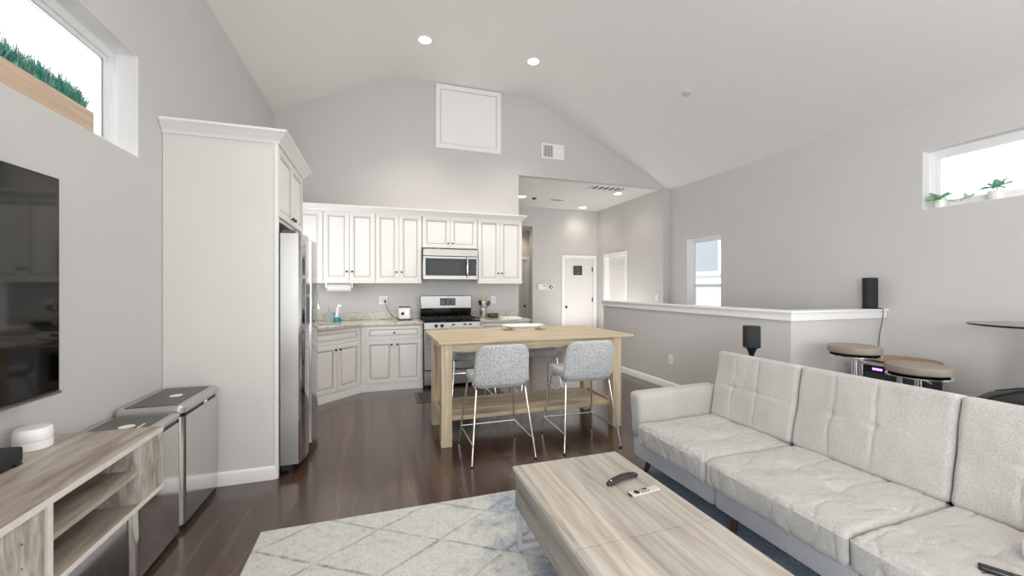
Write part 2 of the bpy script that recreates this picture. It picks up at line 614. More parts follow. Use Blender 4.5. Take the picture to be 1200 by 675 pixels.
    def build(s, name, mats, parent=None, bev=0.0, seg=2, smooth=None, weld=True, subsurf=0, wn=False):
        off = Vector((0, 0, 0))
        q = parent
        while q is not None:
            off += Vector(q.location)
            q = q.parent
        me = bpy.data.meshes.new(name)
        me.from_pydata([p - off for p in s.v], [], s.f)
        mats = mats if isinstance(mats, (list, tuple)) else [mats]
        for m in mats:
            me.materials.append(m)
        for p, mi, sm in zip(me.polygons, s.m, s.sm):
            p.material_index = mi
            p.use_smooth = sm if smooth is None else smooth
        import bmesh
        bm = bmesh.new()
        bm.from_mesh(me)
        if weld:
            bmesh.ops.remove_doubles(bm, verts=bm.verts, dist=1e-5)
        bmesh.ops.recalc_face_normals(bm, faces=bm.faces)
        bm.to_mesh(me)
        bm.free()
        me.set_sharp_from_angle(angle=math.radians(42))
        o = bpy.data.objects.new(name, me)
        C.objects.link(o)
        if parent is not None:
            o.parent = parent
        if bev:
            b = o.modifiers.new('bevel', 'BEVEL')
            b.width, b.segments, b.limit_method, b.angle_limit = bev, seg, 'ANGLE', math.radians(35)
            b.harden_normals = False
        if wn:
            o.modifiers.new('wn', 'WEIGHTED_NORMAL').keep_sharp = True
        if subsurf:
            b = o.modifiers.new('sub', 'SUBSURF')
            b.levels = b.render_levels = subsurf
        return o


def box(x0, x1, y0, y1, z0, z1):
    return MB().box(x0, x1, y0, y1, z0, z1)


def tag(o, label, cat, group=None, kind=None):
    o['label'], o['category'] = label, cat
    if group:
        o['group'] = group
    if kind:
        o['kind'] = kind
    return o


def thing(name, label, cat, loc=(0, 0, 0), group=None):
    o = bpy.data.objects.new(name, None)
    o.empty_display_size = 0.05
    C.objects.link(o)
    o.location = loc
    return tag(o, label, cat, group)


def struct(o):
    o['kind'] = 'structure'
    return o


def sthing(name, loc=(0, 0, 0)):
    o = bpy.data.objects.new(name, None)
    C.objects.link(o)
    o.location = loc
    o['kind'] = 'structure'
    return o


def copy_tree(o, parent=None):
    c = o.copy()
    C.objects.link(c)
    if parent is not None:
        c.parent = parent
    for ch in list(o.children):
        copy_tree(ch, c)
    return c


def rrect(hx, hy, r, n=6):
    r = min(r, hx, hy)
    out = []
    for cx, cy, a0 in ((hx - r, hy - r, 0), (-hx + r, hy - r, 90), (-hx + r, -hy + r, 180), (hx - r, -hy + r, 270)):
        for k in range(n + 1):
            a = math.radians(a0 + 90 * k / n)
            out.append((cx + r * math.cos(a), cy + r * math.sin(a)))
    return out


def pad(hx, hy, hz, R, r, n=6, steps=4):
    """Soft pad: rounded rectangle in plan (radius R), rolled edges r; centred on origin, thin along z."""
    loops = []

    def ring(inset, z):
        k = max(0.01, 1)
        return [(x, y, z) for x, y in rrect(hx - inset, hy - inset, max(R - inset, 0.002), n)]
    ins = min(hx, hy) * 0.97
    for t in (1, 0.75, 0.5, 0.25):
        loops.append(ring(r + (ins - r) * t, -hz))
    for k in range(steps + 1):
        a = PI / 2 * k / steps
        loops.append(ring(r * (1 - math.sin(a)), -hz + r * (1 - math.cos(a))))
    for k in range(steps, -1, -1):
        a = PI / 2 * k / steps
        loops.append(ring(r * (1 - math.sin(a)), hz - r * (1 - math.cos(a))))
    for t in (0.25, 0.5, 0.75, 1):
        loops.append(ring(r + (ins - r) * t, hz))
    return MB().rings(loops)


def softbox(hx, hy, hz, r, nx=24, ny=24, nz=8, disp=None):
    """Rounded box with a dense grid on each side; disp(p, n) -> offset along n."""
    m = MB()

    def P(a, b_, c_):
        q = Vector((a * hx, b_ * hy, c_ * hz))
        inner = Vector((max(-hx + r, min(hx - r, q.x)), max(-hy + r, min(hy - r, q.y)), max(-hz + r, min(hz - r, q.z))))
        d = q - inner
        if d.length < 1e-9:
            nn = Vector((0, 0, 1))
            return q
        nn = d.normalized()
        p = inner + nn * r
        if disp:
            p = p + nn * disp(p, nn)
        return p

    def ax(n):
        return [-math.cos(PI * i / n) * 0.35 + (-1 + 2 * i / n) * 0.65 for i in range(n + 1)]
    X, Y, Z = ax(nx), ax(ny), ax(nz)
    for (A, B_, f) in ((X, Y, lambda a, b_, s_: P(a, b_, s_)), (Y, Z, lambda a, b_, s_: P(s_, a, b_)), (X, Z, lambda a, b_, s_: P(a, s_, b_))):
        for s_ in (-1, 1):
            vs = [f(a, b_, s_) for b_ in B_ for a in A]
            na, nb = len(A), len(B_)
            m.add(vs, [(j * na + i, j * na + i + 1, (j + 1) * na + i + 1, (j + 1) * na + i) for j in range(nb - 1) for i in range(na - 1)], 0, True)
    return m


def raised_panel(mb, O, U, V, Nn, w_, h_, t=0.02, frame=0.055):
    """Raised-panel cabinet front. O = lower-left corner on the cabinet face, N = outward."""
    O, U, V, Nn = Vector(O), Vector(U).normalized(), Vector(V).normalized(), Vector(Nn).normalized()
    frame = min(frame, h_ * 0.26, w_ * 0.26)

    def ring(i, d):
        return [O + U * i + V * i + Nn * d, O + U * (w_ - i) + V * i + Nn * d, O + U * (w_ - i) + V * (h_ - i) + Nn * d, O + U * i + V * (h_ - i) + Nn * d]
    f = frame
    s = f / 0.055
    lo = [(0, 0), (0, t - 0.003), (0.003, t), (f - 0.012 * s, t), (f - 0.009 * s, t - 0.003), (f, t - 0.004), (f + 0.004 * s, t - 0.009), (f + 0.011 * s, t - 0.009),
          (f + 0.030 * s, t - 0.002), (f + 0.033 * s, t - 0.002)]
    mis = [0, 0, 0, 1, 0, 1, 1, 0, 0]
    loops = [ring(i, d) for i, d in lo]
    mb.rings(loops, 0, False, True, True, mis)
    return mb


def knob(name, p, Nn, parent, mat=KNOB, r=0.013):
    Nn = Vector(Nn).normalized()
    q = Vector((0, 0, 1)).rotation_difference(Nn).to_matrix().to_4x4()
    m = MB().lathe([(0.006, 0), (0.005, 0.012), (r, 0.016), (r * 1.05, 0.022), (r * 0.8, 0.028), (0, 0.029)], seg=14)
    m.xf(Matrix.Translation(Vector(p)) @ q)
    return m.build(name, mat, parent)


# ================================================================ THE ROOM
XL, XR, YB, YF = -1.39, 5.15, -6.0, 6.25
XH, YH = 5.03, 8.65          # hall right wall, hall end wall
ZS = 3.24                    # hall ceiling
FL0, FL1, ZF = 0.24, 2.38, 4.55
ZLE, ZRE = 3.80, 3.215

struct(box(XL - 0.3, XR + 0.3, YB, 11.0, -0.12, 0).build('floor', FLOOR))


def wall_with_holes(name, axis, a0, a1, lo, hi, z0, z1, holes, mat=WALL):
    """Slab between a0 and a1 (thickness); runs lo..hi; holes = (l, h, zl, zh)."""
    m = MB()

    def b(l, h, zl, zh):
        if h - l > 1e-4 and zh - zl > 1e-4:
            if axis == 'x':
                m.box(a0, a1, l, h, zl, zh)
            else:
                m.box(l, h, a0, a1, zl, zh)
    cur = lo
    for l, h, zl, zh in sorted(holes):
        b(cur, l, z0, z1)
        b(l, h, z0, zl)
        b(l, h, zh, z1)
        cur = h
    b(cur, hi, z0, z1)
    return struct(m.build(name, mat))


W1 = (1.15, 3.02, 2.17, 2.78)
W4 = (4.38, 5.58, 1.10, 2.10)  # hole for the added window over the sink, hidden by the fridge surround
W0 = (-4.2, -1.0, 0.05, 2.8)  # unseen opening added in the left wall to admit light
wall_with_holes('wall_left', 'x', XL - 0.16, XL, YB, YF + 0.12, 0, ZLE + 0.02, [W1, W0, W4])
WP = (-3.1, -0.1, 0.05, 2.6)  # unseen opening added in the right wall to admit light
W2 = (5.03, 5.78, 0.95, 2.25)
W3 = (1.05, 2.534, 2.162, 2.74)
wall_with_holes('wall_right', 'x', XR, XR + 0.16, YB, YF, 0, ZRE + 0.02, [W3, W2, WP])
wall_with_holes('wall_hall_right', 'x', XH, XH + 0.16, YF, YH + 1.2, 0, ZS, [(7.46, 8.28, 0, 2.11)])
# end wall of the hall with the passage opening and a door
wall_with_holes('wall_hall_end', 'y', YH, YH + 0.17, 2.05, XH + 0.1, 0, ZS, [(2.17, 3.34, 0, 2.80), (4.14, 4.93, 0, 2.09)])
wall_with_holes('wall_passage_end', 'y', 9.45, 9.6, 2.05, XH + 0.2, 0, 2.9, [(2.72, 3.50, 0, 2.09)])
struct(box(2.05, XH, YH + 0.17, 9.45, 2.80, 2.9).build('ceiling_passage', CEIL))
struct(box(2.05, 2.17, YF + 0.12, 9.6, 0, ZS).build('wall_hall_left', WALL))
# gable wall: kitchen part to the floor, hall part only above the soffit
g = MB()
zr = lambda x: ZLE + (ZF - ZLE) * (x - XL) / (FL0 - XL) if x < FL0 else (ZF if x < FL1 else ZF + (ZRE - ZF) * (x - FL1) / (XR - FL1))
poly = [(XL, 0), (2.17, 0), (2.17, ZS), (XR, ZS), (XR, max(ZS, zr(XR)) + 0.001), (FL1, ZF), (FL0, ZF), (XL, ZLE)]
g.prism(poly, YF, YF + 0.12, 'y')
struct(g.build('wall_kitchen', WALL))
struct(box(2.05, XR + 0.16, YF + 0.12, YH + 0.2, ZS, ZS + 0.1).build('ceiling_hall', CEIL))
# vaulted ceiling
cp = [(XL - 0.16, ZLE - 0.074), (FL0, ZF), (FL1, ZF), (XR + 0.16, ZRE - 0.077)]
struct(MB().prism(cp + [(x, z + 0.12) for x, z in cp[::-1]], YB, YF + 0.12, 'y').build('ceiling', CEIL))
# unseen wall behind the camera, its wide opening added to admit light
wb = MB()
wb.box(XL, -0.9, YB - 0.16, YB, 0, 4.4).box(4.7, XR, YB - 0.16, YB, 0, 4.4).box(-0.9, 4.7, YB - 0.16, YB, 3.3, 4.7)
struct(wb.build('wall_back', WALL))

# half wall round the stair
hw = MB().prism([(3.775, 2.85), (3.90, 2.97), (3.90, 6.28), (3.775, 6.28)], 0, 1.07, 'z')
hw = MB().prism([(3.775, 2.85), (XR, 2.85), (XR, 2.97), (3.895, 2.97), (3.895, 6.28), (3.775, 6.28)], 0, 1.06)
struct(hw.build('wall_half', WALL))
t1 = MB().prism([(3.755, 2.83), (XR, 2.83), (XR, 2.99), (3.915, 2.99), (3.915, 6.30), (3.755, 6.30)], 1.06, 1.135)
t1.prism([(3.735, 2.81), (XR, 2.81), (XR, 3.01), (3.935, 3.01), (3.935, 6.32), (3.735, 6.32)], 1.135, 1.158)
struct(t1.build('trim_1', TRIM, bev=0.004))
bbp = [(0, 0), (0.014, 0), (0.014, 0.075), (0.008, 0.09), (0, 0.095)]
struct(MB().sweep([(3.775, 6.28), (3.775, 2.85), (XR, 2.85)], [(-o, z) for o, z in [(-a, b_) for a, b_ in bbp]]).build('baseboard_half', TRIM))
struct(MB().sweep([(XR, 2.85), (XR, -0.1)], bbp).build('baseboard_right', TRIM))
struct(MB().sweep([(XL, -1.0), (XL, 3.3)], bbp).build('baseboard_left', TRIM))
struct(MB().sweep([(3.34, YH), (4.07, YH)], bbp).build('baseboard_hall', TRIM))


# windows
def window(name, xin, y0, y1, z0, z1, side, mid=None, recess=0.10):
    """side -1: wall on the left (outside is -x); +1: right wall."""
    root = sthing(name, (xin, (y0 + y1) / 2, z0))
    xf = xin + side * recess
    m = MB()
    f = 0.05
    a, b_ = sorted((xf, xf + side * 0.05))
    m.box(a, b_, y0, y1, z0, z0 + f).box(a, b_, y0, y1, z1 - f, z1).box(a, b_, y0, y0 + f, z0 + f, z1 - f).box(a, b_, y1 - f, y1, z0 + f, z1 - f)
    m.build('window_frame', TRIM, root, bev=0.004)
    a2, b2 = sorted((xf + side * 0.012, xf + side * 0.04))
    s2 = MB()
    g_ = 0.028
    yy0, yy1, zz0, zz1 = y0 + f, y1 - f, z0 + f, z1 - f
    s2.box(a2, b2, yy0, yy1, zz0, zz0 + g_).box(a2, b2, yy0, yy1, zz1 - g_, zz1).box(a2, b2, yy0, yy0 + g_, zz0 + g_, zz1 - g_).box(a2, b2, yy1 - g_, yy1, zz0 + g_, zz1 - g_)
    if mid:
        s2.box(min(a2, xf) - 0.001, b2 + 0.001, yy0 + g_, yy1 - g_, mid - 0.025, mid + 0.025)
    s2.build('sash', TRIM, root, bev=0.003)
    xg = xf + side * 0.026
    box(min(xg, xg + 0.004), max(xg, xg + 0.004), yy0 + g_, yy1 - g_, zz0 + g_, zz1 - g_).build('glass', GLASS, root)
    # painted reveals lining the opening
    r = MB()
    a3, b3 = sorted((xin, xf))
    r.box(a3, b3, y0, y1, z0, z0 + 0.002).box(a3, b3, y0, y1, z1 - 0.002, z1).box(a3, b3, y0, y0 + 0.002, z0 + 0.002, z1 - 0.002).box(a3, b3, y1 - 0.002, y1, z0 + 0.002, z1 - 0.002)
    r.build('window_sill', TRIM, root)
    return root


window('window_1', XL, *W1, -1, recess=0.11)
window('window_2', XR, *W2, 1, mid=1.42)
window('window_3', XR, *W3, 1)
window('added_window', XL, *W4, -1, mid=1.6)  # unseen window added over the sink corner as a kitchen light source


# doors (with their casings)
def door(name, axis, plane, lo, hi, ztop, leaf_off=0.05, sign=-1, knob_at=None, hinge=None):
    """Casing on the face 'plane'; the leaf set back by leaf_off; sign = direction the room is."""
    root = sthing(name, ((lo + hi) / 2, plane, 0) if axis == 'y' else (plane, (lo + hi) / 2, 0))
    cw = 0.065
    m = MB()

    def b(mm, l, h, d0, d1, z0, z1):
        d0, d1 = sorted((plane + sign * d0, plane + sign * d1))
        if axis == 'y':
            mm.box(l, h, d0, d1, z0, z1)
        else:
            mm.box(d0, d1, l, h, z0, z1)
    b(m, lo - cw, lo, 0, 0.018, 0, ztop + cw)
    b(m, hi, hi + cw, 0, 0.018, 0, ztop + cw)
    b(m, lo, hi, 0, 0.018, ztop, ztop + cw)
    b(m, lo, lo + 0.012, 0, -0.14, 0, ztop)
    b(m, hi - 0.012, hi, 0, -0.14, 0, ztop)
    b(m, lo + 0.012, hi - 0.012, 0, -0.14, ztop - 0.012, ztop)
    m.build('door_casing', TRIM, root, bev=0.003)
    m = MB()
    b(m, lo + 0.015, hi - 0.015, -leaf_off, -leaf_off - 0.035, 0.01, ztop - 0.015)
    m.build('door_leaf', DOORM, root, bev=0.002)
    if knob_at is not None:
        q = (knob_at, plane - sign * leaf_off, 0.93) if axis == 'y' else (plane - sign * leaf_off, knob_at, 0.93)
        nn = (0, sign, 0) if axis == 'y' else (sign, 0, 0)
        knob('door_knob', q, nn, root, r=0.028)
    if hinge is not None:
        for z in (0.35, 1.10, 1.83):
            m = MB()
            b(m, hinge - 0.012, hinge + 0.012, -leaf_off + 0.008, -leaf_off, z - 0.05, z + 0.05)
            m.build('hinge', KNOB, root)
    return root


door('door_1', 'y', YH, 4.14, 4.93, 2.09, 0.015, -1, 4.20, 4.90)
door('door_2', 'x', XH, 7.46, 8.28, 2.11, 0.10, -1, None)
door('door_3', 'y', 9.45, 2.72, 3.50, 2.09, 0.02, -1, 3.44)
ds = thing('door_sign', 'small square black sign on the white hall door', 'sign', (4.505, YH + 0.013, 1.69))
box(4.39, 4.62, YH + 0.003, YH + 0.013, 1.69, 1.91).build('board', SIGN, ds, bev=0.002)
dl = MB()
for z, a, b_ in ((1.86, 4.43, 4.58), (1.835, 4.45, 4.56), (1.80, 4.42, 4.59), (1.755, 4.42, 4.59), (1.735, 4.44, 4.57), (1.715, 4.46, 4.55)):
    dl.box(a, b_, YH + 0.001, YH + 0.003, z - 0.004, z + 0.004)
dl.build('lettering', plain('sign_grey', '#8b8783', 0.6), ds)

# gable access panel, grille, recessed lamps, detectors
ap = thing('access_panel', 'large white framed access panel high on the gable wall', 'access panel', (1.34, YF, 3.54))
m = MB()
f = 0.07
m.box(0.816, 1.86, YF - 0.022, YF, 3.545, 3.545 + f).box(0.816, 1.86, YF - 0.022, YF, 4.53 - f, 4.53)
m.box(0.816, 0.816 + f, YF - 0.022, YF, 3.545 + f, 4.53 - f).box(1.86 - f, 1.86, YF - 0.022, YF, 3.545 + f, 4.53 - f)
m.build('panel_frame', TRIM, ap, bev=0.004)
box(0.895, 1.781, YF - 0.012, YF - 0.001, 3.624, 4.451).build('panel', TRIM, ap, bev=0.003)


def grille(name, label, x0, x1, lo, hi, plane, horiz, group=None, nsl=12, half=False):
    """horiz: lies in the ceiling (lo..hi = y); else on a wall facing -y (lo..hi = z)."""
    root = thing(name, label, 'vent', ((x0 + x1) / 2, (lo + hi) / 2, plane) if horiz else ((x0 + x1) / 2, plane, lo), group)

    def b(m, a, b_, c, d, e, f_):
        if horiz:
            m.box(a, b_, c, d, plane - f_, plane - e)
        else:
            m.box(a, b_, plane - f_, plane - e, c, d)
    m = MB()
    k = 0.03
    b(m, x0, x1, lo, lo + k, 0, 0.012)
    b(m, x0, x1, hi - k, hi, 0, 0.012)
    b(m, x0, x0 + k, lo + k, hi - k, 0, 0.012)
    b(m, x1 - k, x1, lo + k, hi - k, 0, 0.012)
    m.build('frame', TRIM, root, bev=0.002)
    m = MB()
    b(m, x0 + k, x1 - k, lo + k, hi - k, 0.001, 0.004)
    m.build('backing', DARKSLOT, root)
    m = MB()
    n = nsl
    for i in range(n):
        a = x0 + k + (x1 - x0 - 2 * k) * (i + 0.5) / n
        wd = (x1 - x0 - 2 * k) / n
        if half and a > (x0 + x1) / 2:
            b(m, a - wd * 0.5, a + wd * 0.5, lo + k, hi - k, 0.004, 0.01)
        else:
            b(m, a - wd * 0.2, a + wd * 0.2, lo + k, hi - k, 0.004, 0.006)
    m.build('louvre', TRIM, root)


grille('wall_vent', 'white louvred vent on the gable wall beside the access panel', 2.575, 2.99, 3.56, 3.815, YF, False, nsl=16, half=True)
grille('ceiling_vent', 'long return vent in the hall ceiling, nearest the gable', 3.64, 4.38, 6.42, 6.70, ZS, True, nsl=6)
grille('ceiling_vent', 'small supply vent further down the hall ceiling', 3.40, 3.70, 7.62, 7.88, ZS, True, nsl=5)


def downlight(x, y, z, label, power, r=0.075, ang=130, col=(1, 0.92, 0.82)):
    root = thing('recessed_light', label, 'ceiling light', (x, y, z), 'recessed ceiling lights')
    MB().lathe([(r + 0.02, 0), (r + 0.02, -0.006), (r, -0.010), (r, -0.002)], (x, y, z), 32).build('trim_ring', TRIM, root)
    MB().lathe([(r, -0.003), (r, -0.006), (0, -0.006)], (x, y, z), 32).build('lens', TUBL, root)
    s = spot('downlight_lamp', (x, y, z - 0.03), power, col, angle=ang, r=0.07)
    return root


downlight(0.547, 5.22, ZF, 'round recessed light in the flat ceiling, above the left of the access panel', 125, ang=92)
downlight(2.036, 5.24, ZF, 'round recessed light in the flat ceiling, to the right of the access panel', 125, ang=92)
downlight(2.74, 7.68, ZS, 'round recessed hall light beside the end of the kitchen wall', 12, ang=140, col=(1, 0.86, 0.7))
downlight(4.45, 8.30, ZS, 'round recessed hall light above the white hall door', 12, ang=140, col=(1, 0.86, 0.7))
downlight(4.44, 6.85, ZS, 'round recessed hall light next to the long vent', 12, ang=140, col=(1, 0.86, 0.7))
for x, y in ((0.5, 1.9), (2.1, 1.9), (0.5, -1.4), (2.1, -1.4)):   # unseen lamps added further along the ceiling as fill light
    downlight(x, y, ZF, 'added recessed fill light, unseen, in the living room ceiling above the sofa side', 80)
spot('passage_lamp', (3.2, 9.1, 2.75), 14, (1, 0.86, 0.68), 160)

sd = thing('smoke_detector', 'small round detector on the sloping ceiling', 'smoke detector', (3.74, 4.2, 3.896))
m = MB().lathe([(0.055, 0), (0.055, -0.02), (0.04, -0.034), (0, -0.036)], (0, 0, 0), 28)
m.xf(Matrix.Translation((3.74, 4.2, 3.896)) @ Matrix.Rotation(math.atan(0.482), 4, 'Y'))
m.build('detector_body', plain('detector_offwhite', '#cfcdc9', 0.5), sd)
sd = thing('smoke_detector', 'tiny detector disc in the hall ceiling', 'smoke detector', (3.03, 7.745, ZS))
MB().lathe([(0.045, 0), (0.045, -0.02), (0.03, -0.03), (0, -0.03)], (3.03, 7.745, ZS), 24).build('detector_body', GREYP, sd)


def plate(name, label, cat, c, axis, w_, h_, detail='outlet', group=None, sign=-1):
    x, y, z = c
    root = thing(name, label, cat, c, group)

    def b(m, u0, u1, d0, d1, v0, v1):
        d0, d1 = sorted((sign * d0, sign * d1))
        if axis == 'y':
            m.box(x + u0, x + u1, y + d0, y + d1, z + v0, z + v1)
        else:
            m.box(x + d0, x + d1, y + u0, y + u1, z + v0, z + v1)
    m = MB()
    b(m, -w_ / 2, w_ / 2, 0, 0.006, -h_ / 2, h_ / 2)
    m.build('cover_plate', WHITEP, root, bev=0.002)
    if detail == 'outlet':
        n = 2 if w_ > 0.1 else 1
        for i in range(n):
            cx = (i - (n - 1) / 2) * 0.046
            m = MB()
            b(m, cx - 0.017, cx + 0.017, 0.006, 0.0075, -0.034, 0.034)
            m.build('socket', DOORM, root, bev=0.001)
        return root
    m = MB()
    n = 0
    for i in range(n):
        cx = (i - (n - 1) / 2) * 0.046
        if detail == 'outlet':
            for s_ in (-1, 1):
                b(m, cx - 0.006, cx - 0.003, 0.006, 0.007, s_ * 0.02 - 0.006, s_ * 0.02 + 0.006)
                b(m, cx + 0.003, cx + 0.006, 0.006, 0.007, s_ * 0.02 - 0.006, s_ * 0.02 + 0.006)
    if detail == 'switch':
        b(m, -0.016, 0.016, 0.006, 0.010, -0.032, 0.032)
    m.build('socket' if detail == 'outlet' else 'rocker', GREYP if detail == 'outlet' else WHITEP, root)
    return root


plate('outlet', 'white outlet low on the half wall', 'outlet', (3.775, 4.54, 0.405), 'x', 0.075, 0.118)
plate('light_switch', 'white light switch on the hall wall above the half wall', 'light switch', (XH, 6.43, 1.195), 'x', 0.085, 0.12, 'switch')
plate('outlet', 'white double outlet on the backsplash with a plug in it', 'outlet', (0.05, YF, 1.20), 'y', 0.12, 0.12)
plate('outlet', 'white outlet right of the stove, behind the utensils', 'outlet', (1.74, YF, 1.19), 'y', 0.075, 0.118)
th = thing('thermostat', 'white rectangular thermostat box on the hall end wall', 'thermostat', (3.575, YH, 1.34))
box(3.47, 3.68, YH - 0.03, YH, 1.34, 1.47).build('housing', WHITEP, th, bev=0.005)
box(3.60, 3.66, YH - 0.033, YH - 0.03, 1.42, 1.45).build('screen', GREYC, th)
th = thing('thermostat', 'white square control with a round dark dial, left of the hall door', 'thermostat', (3.80, YH, 1.34))
box(3.73, 3.87, YH - 0.012, YH, 1.335, 1.465).build('base_plate', WHITEP, th, bev=0.004)
MB().lathe([(0.042, 0), (0.042, -0.022), (0.036, -0.026), (0, -0.026)], (3.80, YH - 0.012, 1.40), 28, axis='y').build('dial', GREYP, th)
MB().lathe([(0.02, 0), (0.02, -0.003), (0, -0.003)], (3.80, YH - 0.038, 1.40), 20, axis='y').build('dial_face', WHITEP, th)

# neighbour's house beyond the stair window
nb = thing('neighbour_house', 'white lap-sided house seen through the stair window', 'house', (8.6, 8.5, -2.5))
m = MB()
for k in range(36):
    z = -2.5 + k * 0.2
    m.add([(8.6, 6.2, z), (8.6, 14, z), (8.57, 14, z), (8.57, 6.2, z), (8.6, 6.2, z + 0.2), (8.6, 14, z + 0.2)], [(2, 3, 4, 5), (0, 1, 2, 3)])
m.box(8.6, 8.8, 6.2, 14, -2.5, 4.7)
m.build('siding', SIDING, nb)
wn = box(8.52, 8.6, 8.35, 9.25, 1.75, 2.9).build('window', TRIM, nb, bev=0.01)
box(8.50, 8.52, 8.43, 9.17, 1.83, 2.82).build('pane', SIDW, wn)
hl = box(8.50, 8.58, 7.2, 9.6, 1.50, 1.62).build('trim_band', TRIM, nb)

# ================================================================ KITCHEN
YU = 5.92
XD = (0.565, 0.585)
# tall fridge surround
fc = thing('fridge_cabinet', 'tall cream cabinet surround with crown moulding, enclosing the fridge', 'cabinet', (-1.05, 3.78, 0))
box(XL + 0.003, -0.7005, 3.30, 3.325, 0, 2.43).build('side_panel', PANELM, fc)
box(-0.722, -0.700, 3.294, 3.325, 0, 2.43).build('corner_stile', CAB, fc)
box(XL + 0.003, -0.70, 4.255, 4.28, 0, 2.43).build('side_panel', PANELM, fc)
box(XL + 0.003, -0.722, 3.325, 4.255, 1.88, 2.43).build('cabinet_body', CAB, fc)
for y0, y1, ky in ((3.332, 3.787, 3.745), (3.793, 4.248, 3.835)):
    m = MB()
    raised_panel(m, (-0.722, y0, 1.905), (0, 1, 0), (0, 0, 1), (1, 0, 0), y1 - y0, 0.51)
    d = m.build('door', [CAB, GLAZE], fc)
    knob('knob', (-0.702, ky, 1.95), (1, 0, 0), d)
crown = [(0.0, 0.0), (0.010, 0.0), (0.014, 0.018), (0.030, 0.032), (0.036, 0.036), (0.050, 0.062), (0.066, 0.072), (0.066, 0.088), (0, 0.088)]
MB().sweep([(XL + 0.003, 3.30), (-0.70, 3.30), (-0.70, 4.28), (XL + 0.003, 4.28)], [(o, z + 2.425) for o, z in crown]).build('crown_moulding', CAB, fc)
MB().sweep([(XL + 0.003, 3.30), (-0.722, 3.30)], bbp).build('baseboard', TRIM, fc)

# refrigerator
fr = thing('refrigerator', 'stainless steel side-by-side refrigerator inside the cream surround', 'refrigerator', (-0.98, 3.78, 0))
box(XL + 0.05, -0.70, 3.34, 4.24, 0.05, 1.76).build('fridge_body', DSTEEL, fr, bev=0.004)


def fdoor(y0, y1, name='door'):
    n = 14
    out = []
    for i in range(n + 1):
        t = i / n
        y = y0 + (y1 - y0) * t
        e = min(t, 1 - t)
        x = -0.575 + 0.035 * math.sin(PI * t) ** 0.7 * 1.0
        out.append((x, y))
    poly_ = [(-0.694, y0), *out, (-0.694, y1)]
    m = MB()
    m.prism(poly_, 0.075, 1.785, 'z', 0)
    for i, f in enumerate(m.f):
        ys = [m.v[k].y for k in f]
        xs = [m.v[k].x for k in f]
        if max(xs) > -0.6 and len(f) == 4 and max(ys) - min(ys) > 1e-4 and min(xs) > -0.60:
            m.sm[i] = True
        elif len(f) == 4:
            m.m[i] = 1
    return m.build(name, [MIRS, DSTEEL], fr, wn=True)


d1 = fdoor(3.332, 3.728)
d2 = fdoor(3.738, 4.248)
# slim chrome strips at the gap paint in the bright line along the door edge
for y, d in ((3.7265, d1), (3.7395, d2)):
    box(-0.60, -0.555 if d is d1 else -0.545, y - 0.0035, y + 0.0035, 0.085, 1.775).build('bright_edge_strip', CHROME, d, bev=0.001)
dp = box(-0.556, -0.5405, 3.44, 3.62, 1.08, 1.42).build('dispenser', GREYC, d1, bev=0.004)
box(-0.5405, -0.538, 3.455, 3.605, 1.33, 1.40).build('display', BLACKG, dp)
box(-0.5405, -0.5385, 3.46, 3.60, 1.10, 1.31).build('recess', GREYP, dp)
for y in (3.36, 4.20):
    box(-0.69, -0.60, y - 0.022, y + 0.022, 1.785, 1.812).build('hinge_cover', GREYP, fr, bev=0.006)
box(-0.70, -0.64, 3.36, 4.22, 0.02, 0.07).build('kick_grille', BLACKP, fr)
for y in (3.40, 4.18):
    for x in (-0.64, -1.25):
        MB().lathe([(0.02, 0), (0.02, 0.05)], (x, y, 0), 12).build('foot', BLACKP, fr)

# upper cabinets
YB2 = YF


def upper(label, x0, x1, z0, z1, doors, rail=True):
    c = thing('wall_cabinet', label, 'cabinet', ((x0 + x1) / 2, YF, z0))
    box(x0, x1, YU + 0.02, YF, z0, z1 + 0.02).build('cabinet_body', CAB, c)
    if rail:
        MB().box(x0, x1, YU - 0.004, YU + 0.02, z0 - 0.028, z0 + 0.002).build('light_rail', CAB, c, bev=0.003)
    for (a, b_, kx) in doors:
        m = MB()
        raised_panel(m, (a, YU + 0.02, z0 + 0.004), (1, 0, 0), (0, 0, 1), (0, -1, 0), b_ - a, z1 - z0 - 0.004)
        d = m.build('door', [CAB, GLAZE], c)
        if kx is not None:
            knob('knob', (kx, YU, z0 + (0.13 if z1 - z0 > 0.6 else 0.07)), (0, -1, 0), d)
    return c


upper('corner wall cabinet partly hidden behind the fridge', XL, -0.728, 1.475, 2.415, [(-1.10, -0.735, None)])
upper('tall wall cabinet above the paper towel roll', -0.724, -0.062, 1.475, 2.415, [(-0.716, -0.402, -0.43), (-0.392, -0.072, -0.36)])
upper('tall wall cabinet left of the microwave, above the plugged outlet', -0.058, 0.575, 1.475, 2.415, [(-0.050, 0.252, 0.222), (0.264, 0.566, 0.294)])
upper('short wall cabinet above the microwave', 0.582, 1.395, 1.965, 2.415, [(0.592, 0.982, 0.955), (0.992, 1.386, 1.02)], rail=False)
upper('wall cabinet right of the microwave, last in the row', 1.402, 2.115, 1.475, 2.415, [(1.412, 1.747, 1.722), (1.757, 2.106, 1.782)])
cm = MB().sweep([(XL, YU + 0.02), (2.115, YU + 0.02), (2.115, YF)], [(o, z + 2.42) for o, z in crown])
tag(cm.build('crown_moulding', CAB), 'cream crown moulding along the top of the wall cabinets', 'moulding')

